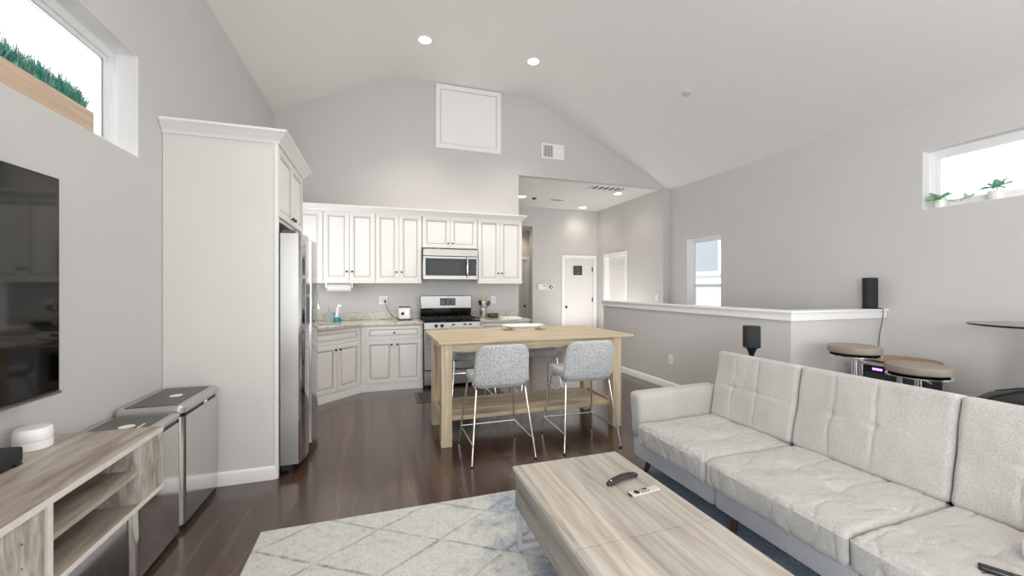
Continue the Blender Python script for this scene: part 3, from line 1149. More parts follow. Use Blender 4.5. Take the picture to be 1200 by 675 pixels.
# microwave
mw = thing('microwave', 'stainless over-the-range microwave with black window', 'microwave', (0.985, YF, 1.50))
box(0.588, 1.388, 5.90, YF, 1.505, 1.945).build('oven_body', GREYP, mw)
box(0.588, 1.388, 5.855, 5.90, 1.845, 1.945).build('vent_panel', STEELX, mw, bev=0.004)
m = MB()
x0, x1, z0, z1 = 0.588, 1.388, 1.505, 1.84
m.box(x0, x1, 5.86, 5.90, z0, z0 + 0.055).box(x0, x1, 5.86, 5.90, z1 - 0.03, z1).box(x0, x0 + 0.035, 5.86, 5.90, z0 + 0.055, z1 - 0.03).box(x1 - 0.02, x1, 5.86, 5.90, z0 + 0.055, z1 - 0.03)
m.build('door_frame', STEELX, mw, bev=0.003)
box(x0 + 0.035, 1.215, 5.866, 5.90, z0 + 0.055, z1 - 0.03).build('door_glass', BLACKG, mw)
box(x0 + 0.09, 1.12, 5.864, 5.866, z0 + 0.09, z1 - 0.065).build('window_screen', plain('oven_window_grey', '#232528', 0.12, spec=0.35), mw)
cpn = box(1.235, x1 - 0.02, 5.866, 5.90, z0 + 0.055, z1 - 0.03).build('control_panel', BLACKG, mw)
m = MB()
for i in range(3):
    for j in range(5):
        m.box(1.262 + i * 0.035, 1.28 + i * 0.035, 5.864, 5.866, 1.585 + j * 0.038, 1.597 + j * 0.038)
m.build('keypad', plain('keypad_grey', '#4c5056', 0.4), cpn)
MB().tube([(1.225, 5.865, 1.545), (1.225, 5.825, 1.57), (1.225, 5.815, 1.69), (1.225, 5.825, 1.80), (1.225, 5.865, 1.825)], 0.012, 12).build('handle', CHROME, mw)

# base cabinets
YBF = 5.67


def base(label, x0, x1, fronts):
    c = thing('base_cabinet', label, 'cabinet', ((x0 + x1) / 2, YF, 0))
    box(x0, x1, YBF, YF - 0.002, 0.0, 0.874).build('cabinet_body', CAB, c)
    box(x0, x1, YBF - 0.014, YBF, 0.0, 0.088).build('toe_board', TRIM, c, bev=0.003)
    for kind, a, b_, z0, z1, kx, kz in fronts:
        m = MB()
        raised_panel(m, (a, YBF, z0), (1, 0, 0), (0, 0, 1), (0, -1, 0), b_ - a, z1 - z0)
        d = m.build(kind, [CAB, GLAZE], c)
        knob('knob', (kx, YBF - 0.02, kz), (0, -1, 0), d)
    return c


base('cream base cabinet left of the stove, one drawer over two doors', -0.235, 0.565,
     [('drawer', -0.178, 0.545, 0.69, 0.865, 0.184, 0.778), ('door', -0.178, 0.178, 0.105, 0.675, 0.150, 0.62), ('door', 0.190, 0.545, 0.105, 0.675, 0.222, 0.62)])
base('cream base cabinet right of the stove, at the end of the counter', 1.365, 2.13,
     [('drawer', 1.38, 2.11, 0.69, 0.865, 1.745, 0.778), ('door', 1.38, 1.74, 0.105, 0.675, 1.71, 0.62), ('door', 1.75, 2.11, 0.105, 0.675, 1.78, 0.62)])
# diagonal sink cabinet
dc = thing('sink_cabinet', 'cream corner sink cabinet set at an angle beside the fridge', 'cabinet', (-0.9, 5.7, 0))
A, B_ = Vector((-0.79, 5.12, 0)), Vector((-0.24, 5.67, 0))
pol = [(XL + 0.003, YF - 0.002), (-0.240, YF - 0.002), (-0.240, 5.67), (A.x, A.y), (A.x, 4.29), (XL + 0.003, 4.29)]
MB().prism(pol, 0, 0.874).build('cabinet_body', CAB, dc)
ud = (B_ - A).normalized()
nd = Vector((ud.y, -ud.x, 0))
Ld = (B_ - A).length
tp = MB().sweep([(A.x, 4.29), (A.x, A.y), (B_.x, B_.y)], [(0, 0), (0.014, 0), (0.014, 0.085), (0.01, 0.088), (0, 0.088)])
tp.build('toe_board', TRIM, dc)


def dfront(kind, a, b_, z0, z1, ks):
    m = MB()
    raised_panel(m, A + ud * a + Vector((0, 0, z0)), ud, (0, 0, 1), nd, b_ - a, z1 - z0)
    d = m.build(kind, [CAB, GLAZE], dc)
    if ks:
        knob('knob', A + ud * ks + nd * 0.02 + Vector((0, 0, z1 - 0.055)), nd, d)


dfront('drawer_front', 0.04, Ld - 0.03, 0.69, 0.865, None)
dfront('door', 0.04, Ld / 2 - 0.003, 0.105, 0.675, Ld / 2 - 0.03)
dfront('door', Ld / 2 + 0.008, Ld - 0.03, 0.105, 0.675, Ld / 2 + 0.035)

# countertops
zc0, zc1 = 0.877, 0.917
yc = YBF - 0.045
q = nd * 0.045
ct = thing('countertop', 'beige granite countertop with backsplash, left of the stove and round the corner sink', 'countertop', (-0.4, 5.95, zc0))
P1 = A + q
pol = [(XL, YF - 0.001), (0.568, YF - 0.001), (0.568, yc), (-0.22, yc), (P1.x + 0.005, P1.y - 0.02), (A.x + 0.045, 4.29), (XL, 4.29)]
MB().prism(pol, zc0, zc1).build('counter_slab', [GRAN], ct, bev=0.006, seg=3)
MB().box(XL, 0.568, YF - 0.021, YF - 0.001, zc1, 1.022).box(XL, XL + 0.02, 4.29, YF - 0.021, zc1, 1.022).build('backsplash', GRAN, ct, bev=0.003)
ct = thing('countertop', 'granite countertop with backsplash, right of the stove', 'countertop', (1.75, 5.95, zc0))
box(1.362, 2.15, yc, YF - 0.001, zc0, zc1).build('counter_slab', GRAN, ct, bev=0.006, seg=3)
box(1.362, 2.13, YF - 0.021, YF - 0.001, zc1, 1.022).build('backsplash', GRAN, ct, bev=0.003)

# faucet
fa = thing('faucet', 'tall chrome pull-down faucet, partly behind the fridge', 'faucet', (-0.92, 5.62, zc1))
MB().lathe([(0.03, 0), (0.03, 0.01), (0.018, 0.02), (0.016, 0.08)], (-0.92, 5.62, zc1), 20).build('base', CHROME, fa)
pts = [(-0.92, 5.62, zc1 + 0.05), (-0.92, 5.62, 1.22)]
dv = Vector((0.75, -0.35, 0)).normalized()
for k in range(1, 9):
    a = PI * k / 8
    pts.append((-0.92 + dv.x * 0.10 * (1 - math.cos(a)), 5.62 + dv.y * 0.10 * (1 - math.cos(a)), 1.22 + 0.10 * math.sin(a)))
MB().tube(pts, 0.012, 12).build('spout', CHROME, fa)
e = Vector(pts[-1])
MB().tube([e, e + Vector((dv.x * 0.012, dv.y * 0.012, -0.05)), e + Vector((dv.x * 0.02, dv.y * 0.02, -0.10))], 0.015, 12, r1=0.02).build('spray_head', CHROME, fa)
MB().tube([(-0.80, 5.72, zc1), (-0.80, 5.72, zc1 + 0.05), (-0.77, 5.68, zc1 + 0.09)], 0.012, 10).build('lever', CHROME, fa)
sk = thing('kitchen_sink', 'stainless sink rim sunk in the corner countertop', 'sink', (-0.86, 5.55, zc1))
m = MB()
lo_ = [[(x, y, z) for x, y in rrect(hx, hy, 0.04)] for hx, hy, z in ((0.26, 0.19, 0), (0.26, 0.19, 0.004), (0.245, 0.175, 0.004), (0.24, 0.17, 0.001), (0.10, 0.08, 0.0005))]
m.rings(lo_)
m.xf(Matrix.Translation((-0.80, 5.50, zc1)) @ Matrix.Rotation(math.radians(45), 4, 'Z'))
m.build('sink_rim', STEEL, sk)

# stove
st = thing('stove', 'stainless gas range with black cooktop and five knobs', 'stove', (0.965, 5.9, 0))
sx0, sx1, sy = 0.575, 1.355, 5.585
box(sx0, sx1, sy + 0.02, YF - 0.03, 0.03, 0.905).build('oven_body', plain('range_side_black', '#222222', 0.5), st)
m = box(sx0, sx1, sy - 0.02, 6.17, 0.905, 0.925)
m.build('cooktop', BLACKG, st, bev=0.004)
for cx in (0.70, 0.965, 1.23):
    m = MB()
    y0, y1, h = 5.61, 6.10, 0.955
    hw_ = 0.118
    for a, b_, c_, d_ in ((-hw_, hw_, y0, y0 + 0.012), (-hw_, hw_, y1 - 0.012, y1), (-hw_, -hw_ + 0.012, y0, y1), (hw_ - 0.012, hw_, y0, y1), (-0.006, 0.006, y0, y1),
                           (-hw_, hw_, 5.72, 5.732), (-hw_, hw_, 5.97, 5.982)):
        m.box(cx + a, cx + b_, c_, d_, h - 0.012, h)
    for a in (-hw_ + 0.006, hw_ - 0.006):
        for b_ in (y0 + 0.006, y1 - 0.006):
            m.box(cx + a - 0.006, cx + a + 0.006, b_ - 0.006, b_ + 0.006, 0.925, h - 0.01)
    m.build('burner_grate', BLACKM, st, bev=0.002)
for cx, cy in ((0.70, 5.725), (0.70, 5.975), (1.23, 5.725), (1.23, 5.975), (0.965, 5.85)):
    MB().lathe([(0.045, 0), (0.045, 0.01), (0.03, 0.014), (0.03, 0.02), (0, 0.021)], (cx, cy, 0.925), 20).build('burner', BLACKM, st)
# slightly angled control fascia
m = MB().prism([(sy + 0.02, 0.80), (sy - 0.01, 0.80), (sy - 0.02, 0.815), (sy - 0.005, 0.905), (sy + 0.02, 0.905)], sx0, sx1, 'x')
m.build('control_fascia', STEELX, st)
for kx in (0.735, 0.815, 0.975, 1.135, 1.215):
    mm = MB().lathe([(0.024, 0), (0.024, 0.006), (0.019, 0.010), (0.017, 0.032), (0.014, 0.035), (0, 0.035)], seg=20)
    mm.xf(Matrix.Translation((kx, sy - 0.014, 0.860)) @ Matrix.Rotation(math.radians(90), 4, 'X'))
    mm.build('knob', plain('range_knob_steel', '#4b4846', 0.3, metal=0.7), st)
od = box(sx0, sx1, sy - 0.02, sy + 0.02, 0.255, 0.795).build('oven_door', STEELX, st, bev=0.005)
box(sx0 + 0.10, sx1 - 0.10, sy - 0.022, sy - 0.02, 0.36, 0.66).build('window', BLACKG, od)
MB().tube([(sx0 + 0.05, sy - 0.02, 0.745), (sx0 + 0.05, sy - 0.06, 0.745), (sx1 - 0.05, sy - 0.06, 0.745), (sx1 - 0.05, sy - 0.02, 0.745)], 0.012, 10).build('handle', CHROME, od)
dr = box(sx0, sx1, sy - 0.02, sy + 0.02, 0.05, 0.24).build('drawer', STEELX, st, bev=0.005)
MB().tube([(sx0 + 0.08, sy - 0.02, 0.19), (sx0 + 0.08, sy - 0.045, 0.19), (sx1 - 0.08, sy - 0.045, 0.19), (sx1 - 0.08, sy - 0.02, 0.19)], 0.009, 10).build('handle', CHROME, dr)
for x in (sx0 + 0.05, sx1 - 0.05):
    for y in (sy + 0.06, 6.15):
        MB().lathe([(0.018, 0), (0.018, 0.03)], (x, y, 0), 12).build('foot', BLACKP, st)
box(sx0 + 0.005, sx1 - 0.005, 6.14, 6.22, 0.925, 1.075).build('back_riser', BLACKG, st, bev=0.004)
bg = box(sx0 + 0.005, sx1 - 0.005, 6.12, 6.22, 1.07, 1.262).build('backguard', STEELX, st, bev=0.008)
dsp = box(0.865, 1.10, 6.117, 6.12, 1.115, 1.225).build('display', BLACKG, st, bev=0.002)
m = MB()
for (a, z) in ((0.885, 1.185), (0.885, 1.15), (0.915, 1.15), (0.905, 1.175), (0.96, 1.19), (0.99, 1.19), (0.975, 1.15), (1.04, 1.19), (1.065, 1.19), (1.04, 1.15), (1.065, 1.15)):
    m.box(a, a + 0.012, 6.1155, 6.117, z, z + 0.006)
m.build('digits', DISP, dsp)
# towel on the oven door
m = MB()
n = 10
vs = []
rows = [(sy - 0.046, 0.50), (sy - 0.046, 0.60), (sy - 0.047, 0.72), (sy - 0.05, 0.757), (sy - 0.062, 0.763), (sy - 0.075, 0.757), (sy - 0.078, 0.70), (sy - 0.079, 0.58), (sy - 0.08, 0.42)]
for y, z in rows:
    for i in range(n + 1):
        vs.append((0.76 + 0.17 * i / n, y + 0.003 * math.sin(i * 1.4) * (0.8 - z) * 4, z))
m.add(vs, [(j * (n + 1) + i, j * (n + 1) + i + 1, (j + 1) * (n + 1) + i + 1, (j + 1) * (n + 1) + i) for j in range(len(rows) - 1) for i in range(n)], 0, True)
tw = m.build('towel', SKINP)
sm_ = tw.modifiers.new('thick', 'SOLIDIFY')
sm_.thickness = 0.003
tag(tw, 'white towel hanging over the oven door handle', 'towel')

# counter-top things
pt = thing('paper_towel_roll', 'white paper towel roll hanging under the wall cabinet', 'paper towel', (-0.535, 6.05, 1.395))
MB().lathe([(0.018, -0.15), (0.055, -0.15), (0.055, 0.15), (0.018, 0.15)], (-0.535, 6.05, 1.385), 24, axis='x').build('roll', PAPER, pt)
MB().tube([(-0.70, 6.05, 1.385), (-0.37, 6.05, 1.385)], 0.008, 8).tube([(-0.70, 6.05, 1.385), (-0.70, 6.05, 1.478)], 0.006, 8).tube([(-0.37, 6.05, 1.385), (-0.37, 6.05, 1.478)], 0.006, 8).build('holder', CHROME, pt)

bc = thing('brush_caddy', 'grey sponge caddy with dish wand beside the sink', 'brush holder', (-0.61, 6.02, zc1))
box(-0.70, -0.60, 5.99, 6.06, zc1, zc1 + 0.13).build('caddy', GREYC, bc, bev=0.008)
MB().tube([(-0.665, 6.03, zc1 + 0.12), (-0.66, 6.03, zc1 + 0.21)], 0.006, 8).build('stick', GREYC, bc)
wd = thing('dish_wand', 'white dish wand with a teal base standing by the grey caddy', 'dish brush', (-0.55, 5.99, zc1))
MB().lathe([(0.045, 0), (0.048, 0.02), (0.04, 0.05), (0.02, 0.065), (0, 0.066)], (-0.55, 5.99, zc1), 20).build('base', TEAL, wd)
MB().tube([(-0.56, 5.99, zc1 + 0.05), (-0.55, 5.99, zc1 + 0.13), (-0.545, 5.99, zc1 + 0.19), (-0.53, 5.985, zc1 + 0.225), (-0.505, 5.98, zc1 + 0.205)], 0.02, 12).build('handle', WHITEP, wd)

ts = thing('toaster', 'small white and chrome appliance plugged in left of the stove', 'toaster', (0.33, 6.05, zc1))
box(0.26, 0.42, 5.97, 6.12, zc1 + 0.012, zc1 + 0.185).build('housing', WHITEP, ts, bev=0.018, seg=3)
box(0.25, 0.43, 5.95, 6.13, zc1, zc1 + 0.014).build('base', BLACKP, ts, bev=0.004)
box(0.262, 0.418, 5.972, 6.118, zc1 + 0.175, zc1 + 0.192).build('top_trim', GREYP, ts, bev=0.004)
MB().lathe([(0.022, 0), (0.022, -0.01), (0.016, -0.018), (0, -0.018)], (0.31, 5.97, zc1 + 0.095), 16, axis='y').build('dial', BLACKP, ts)
box(0.345, 0.39, 5.962, 5.97, zc1 + 0.06, zc1 + 0.15).build('front_plate', CHROME, ts, bev=0.003)
m = MB().tube([(0.075, 6.235, 1.185), (0.08, 6.20, 1.15), (0.12, 6.15, 1.05), (0.18, 6.12, 0.965), (0.24, 6.09, 0.93), (0.27, 6.08, 0.935)], 0.004, 8)
m.box(0.062, 0.088, 6.215, 6.243, 1.165, 1.20)
cd = m.build('power_cord', BLACKP)
tag(cd, 'black cord running from the backsplash outlet to the white toaster', 'cord')

uc = thing('utensil_crock', 'round steel crock full of utensils, right of the stove', 'utensil holder', (1.52, 6.05, zc1))
MB().lathe([(0.052, 0), (0.054, 0.004), (0.054, 0.15), (0.050, 0.15), (0.050, 0.01), (0, 0.01)], (1.52, 6.05, zc1), 24).build('crock', STEEL, uc)


def utensil(label, dx, dy, lean, length, head, mat):
    t = thing('cooking_utensil', label, 'utensil', (1.52 + dx, 6.05 + dy, zc1 + 0.02), 'utensils in the steel crock')
    b0 = Vector((1.52 + dx, 6.05 + dy, zc1 + 0.02))
    d = Vector((lean[0], lean[1], 1)).normalized()
    e_ = b0 + d * length
    MB().tube([b0, e_], 0.006, 8).build('handle', mat, t)
    m_ = pad(0.028, 0.042, 0.006, 0.026, 0.005, 5, 2)
    qm = Vector((0, 1, 0)).rotation_difference(d).to_matrix().to_4x4()
    m_.xf(Matrix.Translation(e_ + d * 0.03) @ qm @ Matrix.Rotation(head, 4, 'Y'))
    m_.build('head', mat, t)


utensil('black spoon leaning left in the crock', -0.005, 0.0, (-0.22, 0, 0), 0.19, 0.2, BLACKP)
utensil('black spatula leaning far right out of the crock', 0.0, 0.02, (0.42, 0, 0), 0.19, 0.1, BLACKP)
utensil('pale wooden spoon standing tallest in the crock', 0.005, 0.012, (0.05, 0.02, 0), 0.24, 0.0, CORK)
utensil('steel ladle in the middle of the crock', -0.01, -0.02, (0.1, -0.05, 0), 0.17, 0.3, CHROME)

jr = thing('spice_jar', 'dark glass jar lying on the counter beside the crock', 'jar', (1.67, 6.02, zc1))
m = MB().lathe([(0.0, -0.07), (0.036, -0.07), (0.038, -0.06), (0.038, 0.045), (0.03, 0.055)], (1.69, 6.02, zc1 + 0.038), 20, axis='x')
m.build('jar_body', plain('dark_green_glass', '#3b443a', 0.15), jr)
MB().lathe([(0.032, -0.10), (0.032, -0.07), (0.0, -0.07)], (1.69, 6.02, zc1 + 0.038), 20, axis='x').build('lid', BLACKP, jr)
bd = box(1.76, 2.06, 5.78, 6.12, zc1, zc1 + 0.016).build('cutting_board', WHITEP, bev=0.005)
tag(bd, 'white cutting board lying at the right end of the counter', 'cutting board')

# kitchen mat
km = thing('kitchen_mat', 'dark rubber mat on the floor in front of the stove', 'mat', (1.0, 5.16, 0))
box(0.43, 1.55, 4.93, 5.40, 0.0, 0.008).build('border', MATE, km, bev=0.004)
box(0.465, 1.515, 4.965, 5.365, 0.008, 0.012).build('mat_field', MATR, km, bev=0.002)

# ================================================================ ISLAND TABLE
it = thing('island_table', 'pale oak counter-height table with a lower shelf, in front of the stove', 'table', (1.4, 3.95, 0))
TZ = 0.915
tx0, tx1, ty0, ty1 = 0.475, 2.42, 3.445, 4.52
box(tx0, tx1, ty0, ty1, TZ - 0.022, TZ).build('tabletop', OAK, it, bev=0.003)
lx0, lx1, ly0, ly1 = 0.50, 2.29, 3.47, 4.17
lw = 0.095
for x in (lx0, lx1 - lw):
    for y in (ly0, ly1 - lw):
        box(x, x + lw, y, y + lw, 0, TZ - 0.022).build('leg', OAKV, it, bev=0.004)
for y in (ly0 + 0.012, ly1 - 0.037):
    box(lx0 + lw, lx1 - lw, y, y + 0.025, TZ - 0.085, TZ - 0.022).build('apron', OAK, it)
for x in (lx0 + 0.012, lx1 - 0.037):
    box(x, x + 0.025, ly0 + lw, ly1 - lw, TZ - 0.085, TZ - 0.022).build('apron', OAKY, it)
box(lx0 + lw, lx1 - lw, 3.54, ly1 - 0.03, 0.205, 0.245).build('shelf', OAK, it, bev=0.003)
for x in (lx0 + 0.01, lx1 - 0.05):
    box(x, x + 0.04, ly0 + lw, ly1 - lw, 0.175, 0.245).build('side_rail', OAKY, it, bev=0.003)

pl = thing('platter', 'white oblong serving platter on the island table', 'platter', (1.53, 4.25, TZ))
lo_ = []
for hx, hy, z in ((0.13, 0.06, 0.0), (0.14, 0.07, 0.0), (0.14, 0.07, 0.008), (0.20, 0.10, 0.030), (0.245, 0.13, 0.048), (0.243, 0.128, 0.051), (0.19, 0.095, 0.034), (0.13, 0.06, 0.018), (0.02, 0.01, 0.016)):
    lo_.append([(x, y, z) for x, y in rrect(hx, hy, hy * 0.98, 10)])
m = MB().rings(lo_)
m.xf(Matrix.Translation((1.53, 4.25, TZ)) @ Matrix.Rotation(math.radians(-8), 4, 'Z'))
m.build('dish', CERAM, pl)


# ================================================================ STOOLS (face +y, back at -y)
def stool():
    r = thing('bar_stool', '', 'bar stool', (0, 0, 0))
    m = pad(0.228, 0.222, 0.042, 0.09, 0.034)
    m.fn(lambda p: (p.x, p.y + 0.005, p.z + 0.616 + 0.02 * (p.x / 0.225) ** 2 + 0.012 * max(0, -p.y / 0.215)))
    m.build('seat', STOOLF, r)
    m = pad(0.235, 0.180, 0.024, 0.085, 0.02)   # x, up, thin

    def fb(p):
        up = p.y + 0.180
        sx = 1.02 - 0.10 * (up / 0.36)
        back = -0.205 - 0.075 * (up / 0.36) + 0.05 * (p.x / 0.235) ** 2
        if up < 0.06:
            back += (0.06 - up) * 0.5
        return (p.x * sx, back - p.z, 0.572 + up)
    m.fn(fb)
    m.build('backrest', STOOLF, r)
    for sx in (-1, 1):
        for sy_, ft in ((-1, -0.268), (1, 0.268)):
            top = Vector((sx * 0.205, sy_ * 0.165, 0.578))
            foot = Vector((sx * 0.263, ft, 0.012))
            pts = [top + Vector((0, -sy_ * 0.10, 0.004)), top + Vector((0, -sy_ * 0.02, 0.002)), top + (foot - top) * 0.02 + Vector((0, 0, -0.004)), top + (foot - top) * 0.06, foot]
            lg = MB().tube(pts, 0.0085, 10).build('leg', CHROME, r)
            MB().lathe([(0.011, 0), (0.011, 0.012)], (foot.x, foot.y, 0), 10).build('foot_cap', BLACKP, lg)
    m = MB()
    zf_ = 0.157
    t = (0.578 - zf_) / (0.578 - 0.012)
    fx, fy = 0.205 + 0.058 * t, 0.165 + 0.103 * t
    m.tube([(-fx - 0.002, -fy - 0.03, zf_), (-fx - 0.002, fy, zf_)], 0.006, 8)
    m.tube([(fx + 0.002, -fy - 0.03, zf_), (fx + 0.002, fy, zf_)], 0.006, 8)
    m.tube([(-fx, fy, zf_), (fx, fy, zf_)], 0.006, 8)
    m.build('footrest', CHROME, r)
    m = MB().box(-0.11, 0.11, 0.02, 0.07, 0.578, 0.592).box(-0.205, 0.205, -0.02, 0.0, 0.572, 0.588)
    m.build('seat_bracket', WHITEP, r)
    return r


s0 = stool()
spots = [(0.935, 3.295, 0, 'grey tweed bar stool at the near side of the table, left one'),
         (1.725, 3.285, -2, 'grey tweed bar stool at the near side of the table, nearer the sofa'),
         (0.98, 4.53, 180, 'grey tweed bar stool beyond the table, nearer the stove'),
         (1.79, 4.53, 177, 'grey tweed bar stool beyond the table, right of the far pair')]
srcs = [s0] + [copy_tree(s0) for _ in spots[1:]]
for o, (x, y, a, lab) in zip(srcs, spots):
    o.location = (x, y, 0)
    o.rotation_euler = (0, 0, math.radians(a))
    tag(o, lab, 'bar stool', 'tweed bar stools round the island table')

# ================================================================ RUG, COFFEE TABLE
rg = box(-0.635, 2.68, -0.6, 2.585, 0.0, 0.012).build('area_rug', RUG, bev=0.005)
tag(rg, 'pale grey and blue distressed trellis rug under the coffee table', 'rug')
ctb = thing('coffee_table', 'grey-washed wooden lift-top coffee table with slim metal legs', 'coffee table', (0.985, 1.31, 0.012))
cx0, cx1, cy0, cy1, cz = 0.672, 1.302, 0.58, 2.035, 0.43
box(cx0, cx1, 1.315, cy1, cz - 0.022, cz).build('top_panel', GWOOD, ctb, bev=0.002)
box(cx0, cx1, cy0, 1.311, cz - 0.022, cz + 0.001).build('top_panel', GWOOD, ctb, bev=0.002)
m = MB()
bz0, bz1 = 0.225, cz - 0.024
m.box(cx0 + 0.012, cx0 + 0.030, cy0 + 0.01, cy1 - 0.01, bz0, bz1).box(cx1 - 0.030, cx1 - 0.012, cy0 + 0.01, cy1 - 0.01, bz0, bz1)
m.box(cx0 + 0.03, cx1 - 0.03, cy1 - 0.028, cy1 - 0.01, bz0, bz1).box(cx0 + 0.03, cx1 - 0.03, cy0 + 0.01, cy0 + 0.028, bz0, bz1)
m.box(cx0 + 0.03, cx1 - 0.03, cy0 + 0.028, cy1 - 0.028, bz0, bz0 + 0.015)
m.build('storage_box', GSIDE, ctb)
for y in (cy1 - 0.06, cy0 + 0.035):
    m = MB()
    a, b_, t = cx0 + 0.012, cx1 - 0.012, 0.025
    z0 = 0.0125
    m.box(a, a + t, y, y + t, z0, bz0).box(b_ - t, b_, y, y + t, z0, bz0).box(a + t, b_ - t, y, y + t, z0, z0 + t).box(a + t, b_ - t, y, y + t, bz0 - t, bz0)
    m.build('leg_frame', LMET, ctb, bev=0.002)

# remotes on the coffee table
rm = thing('remote_control', 'black curved remote on the coffee table', 'remote control', (1.14, 1.71, cz))
a0, a1 = Vector((1.035, 1.685, 0)), Vector((1.235, 1.735, 0))
dd = (a1 - a0)
loops = []
for k in range(15):
    t = k / 14
    c = a0 + dd * t
    hh = 0.006 + 0.016 * math.sin(PI * t) if False else 0.0
    zb = cz + 0.001 + 0.012 * math.sin(PI * t)
    wid = 0.019 * (1 - 0.25 * abs(2 * t - 1) ** 3)
    th_ = 0.016
    sd_ = Vector((-dd.y, dd.x, 0)).normalized()
    sc = 0.6 if k in (0, 14) else 1
    loops.append([c + sd_ * (x * sc) + Vector((0, 0, zb + th_ / 2 + z * sc)) for x, z in rrect(wid, th_ / 2, 0.006, 3)])
MB().rings(loops).build('shell', plain('remote_black', '#2b2524', 0.4), rm)
dn = dd.normalized()
sd_ = Vector((-dn.y, dn.x, 0))


def on_remote(t, r_, name, parent, mat, zoff):
    c = a0 + dd * t
    MB().lathe([(r_, 0), (r_, 0.002), (0, 0.0025)], (c.x, c.y, zoff), 14).build(name, mat, parent)


on_remote(0.72, 0.009, 'button', rm, BLACKP, cz + 0.017 + 0.012 * math.sin(PI * 0.72))
on_remote(0.12, 0.004, 'button', rm, WHITEP, cz + 0.017 + 0.012 * math.sin(PI * 0.12))

rm = thing('remote_control', 'slim silver remote with black buttons on the coffee table', 'remote control', (1.165, 1.585, cz))
M = Matrix.Translation((1.168, 1.583, cz + 0.0055)) @ Matrix.Rotation(math.radians(6), 4, 'Z')
pad(0.083, 0.020, 0.005, 0.008, 0.003, 4, 2).xf(M).build('shell', plain('silver_shell', '#bfbfb8', 0.35), rm)
m = MB().box(-0.0835, -0.080, -0.015, 0.015, -0.004, 0.004)
m.xf(M).build('end_cap', BLACKP, rm)
MB().lathe([(0.0145, 0.005), (0.0145, 0.0062), (0.0, 0.0064)], (-0.045, 0, 0), 20).xf(M).build('touch_pad', BLACKP, rm)
for (x, y) in ((-0.018, 0.009), (-0.018, -0.009), (-0.001, -0.009), (0.016, -0.009)):
    MB().lathe([(0.005, 0.005), (0.005, 0.0062), (0, 0.0063)], (x, y, 0), 12).xf(M).build('button', BLACKP, rm)
MB().box(-0.007, 0.022, 0.004, 0.014, 0.005, 0.0062).xf(M).build('volume_rocker', BLACKP, rm, bev=0.001)


# ================================================================ SOFA
sf = thing('sofa', 'long greige tufted linen sofa with walnut legs, facing the coffee table', 'sofa', (2.2, 1.4, 0.012))
FX, BX = 1.80, 2.60
SY0, SY1 = 0.36, 2.45
bounds = [(1.812, 2.445), (1.085, 1.808), (0.365, 1.081)]
# base rails: three upholstered modules
for (a, b_) in ((1.812, 2.575), (1.085, 1.808), (0.235, 1.081)):
    m = softbox((BX - FX) / 2, (b_ - a) / 2, 0.073, 0.018, 10, 16, 4)
    m.xf(Matrix.Translation(((BX + FX) / 2, (a + b_) / 2, 0.210)))
    m.build('base', SOFAB, sf)


def gauss(d, w_):
    return math.exp(-(d / w_) ** 2)


for idx, (a, b_) in enumerate(bounds):
    hx, hy, hz = (2.44 - 1.735) / 2, (b_ - a) / 2, 0.074
    seed = Vector((idx * 7.3, 3.1, 1.7))

    def disp(p, n, hx=hx, hy=hy, seed=seed):
        d = 0.0
        if n.z > 0.3:
            u, v = p.x / hx, p.y / hy
            d += 0.010 * (1 - u * u) * (1 - v * v)
            # three stitched lines across, one along
            vis = max(0, min(1, (u + 0.55) * 3))
            lx = -0.05 + 0.04 * math.sin(v * 5)
            d -= 0.007 * gauss(u - lx, 0.022) * max(0, 1 - abs(v) ** 4)
            d -= 0.007 * (gauss(v - 0.32 + 0.03 * math.sin(u * 6), 0.022) + gauss(v + 0.34 - 0.02 * math.sin(u * 5), 0.022)) * vis
            for vv in (0.32, -0.34):
                d -= 0.014 * gauss(math.hypot((u - lx), (v - vv)), 0.14)
            q_ = Vector((p.x * 3.0 + p.y * 1.5, p.y * 7, 0)) + seed
            d += 0.007 * noise.noise(q_) + 0.003 * noise.noise(q_ * 2.7)
            # creases radiating towards the front edge
            for fx, fy, am, wd_ in ((2.2, 6, 0.006, 0.035), (3.4, 11, 0.004, 0.045)):
                r_ = abs(noise.noise(Vector((p.x * fx + p.y * 3.5, p.y * fy - p.x * 5, 5)) + seed))
                d -= am * gauss(r_, wd_)
        elif n.x < -0.5:
            d += 0.006 * noise.noise(Vector((p.z * 9, p.y * 14, 2)) + seed) + 0.006
            for fy, am in ((9, 0.006), (17, 0.004)):
                r_ = abs(noise.noise(Vector((p.z * 4 + p.y * 2, p.y * fy, 9)) + seed))
                d -= am * gauss(r_, 0.05)
        return d
    m = softbox(hx, hy, hz, 0.030, 84, 84, 14, disp)
    m.xf(Matrix.Translation((1.735 + hx, (a + b_) / 2, 0.275 + hz)))
    m.build('seat_cushion', SOFA, sf)
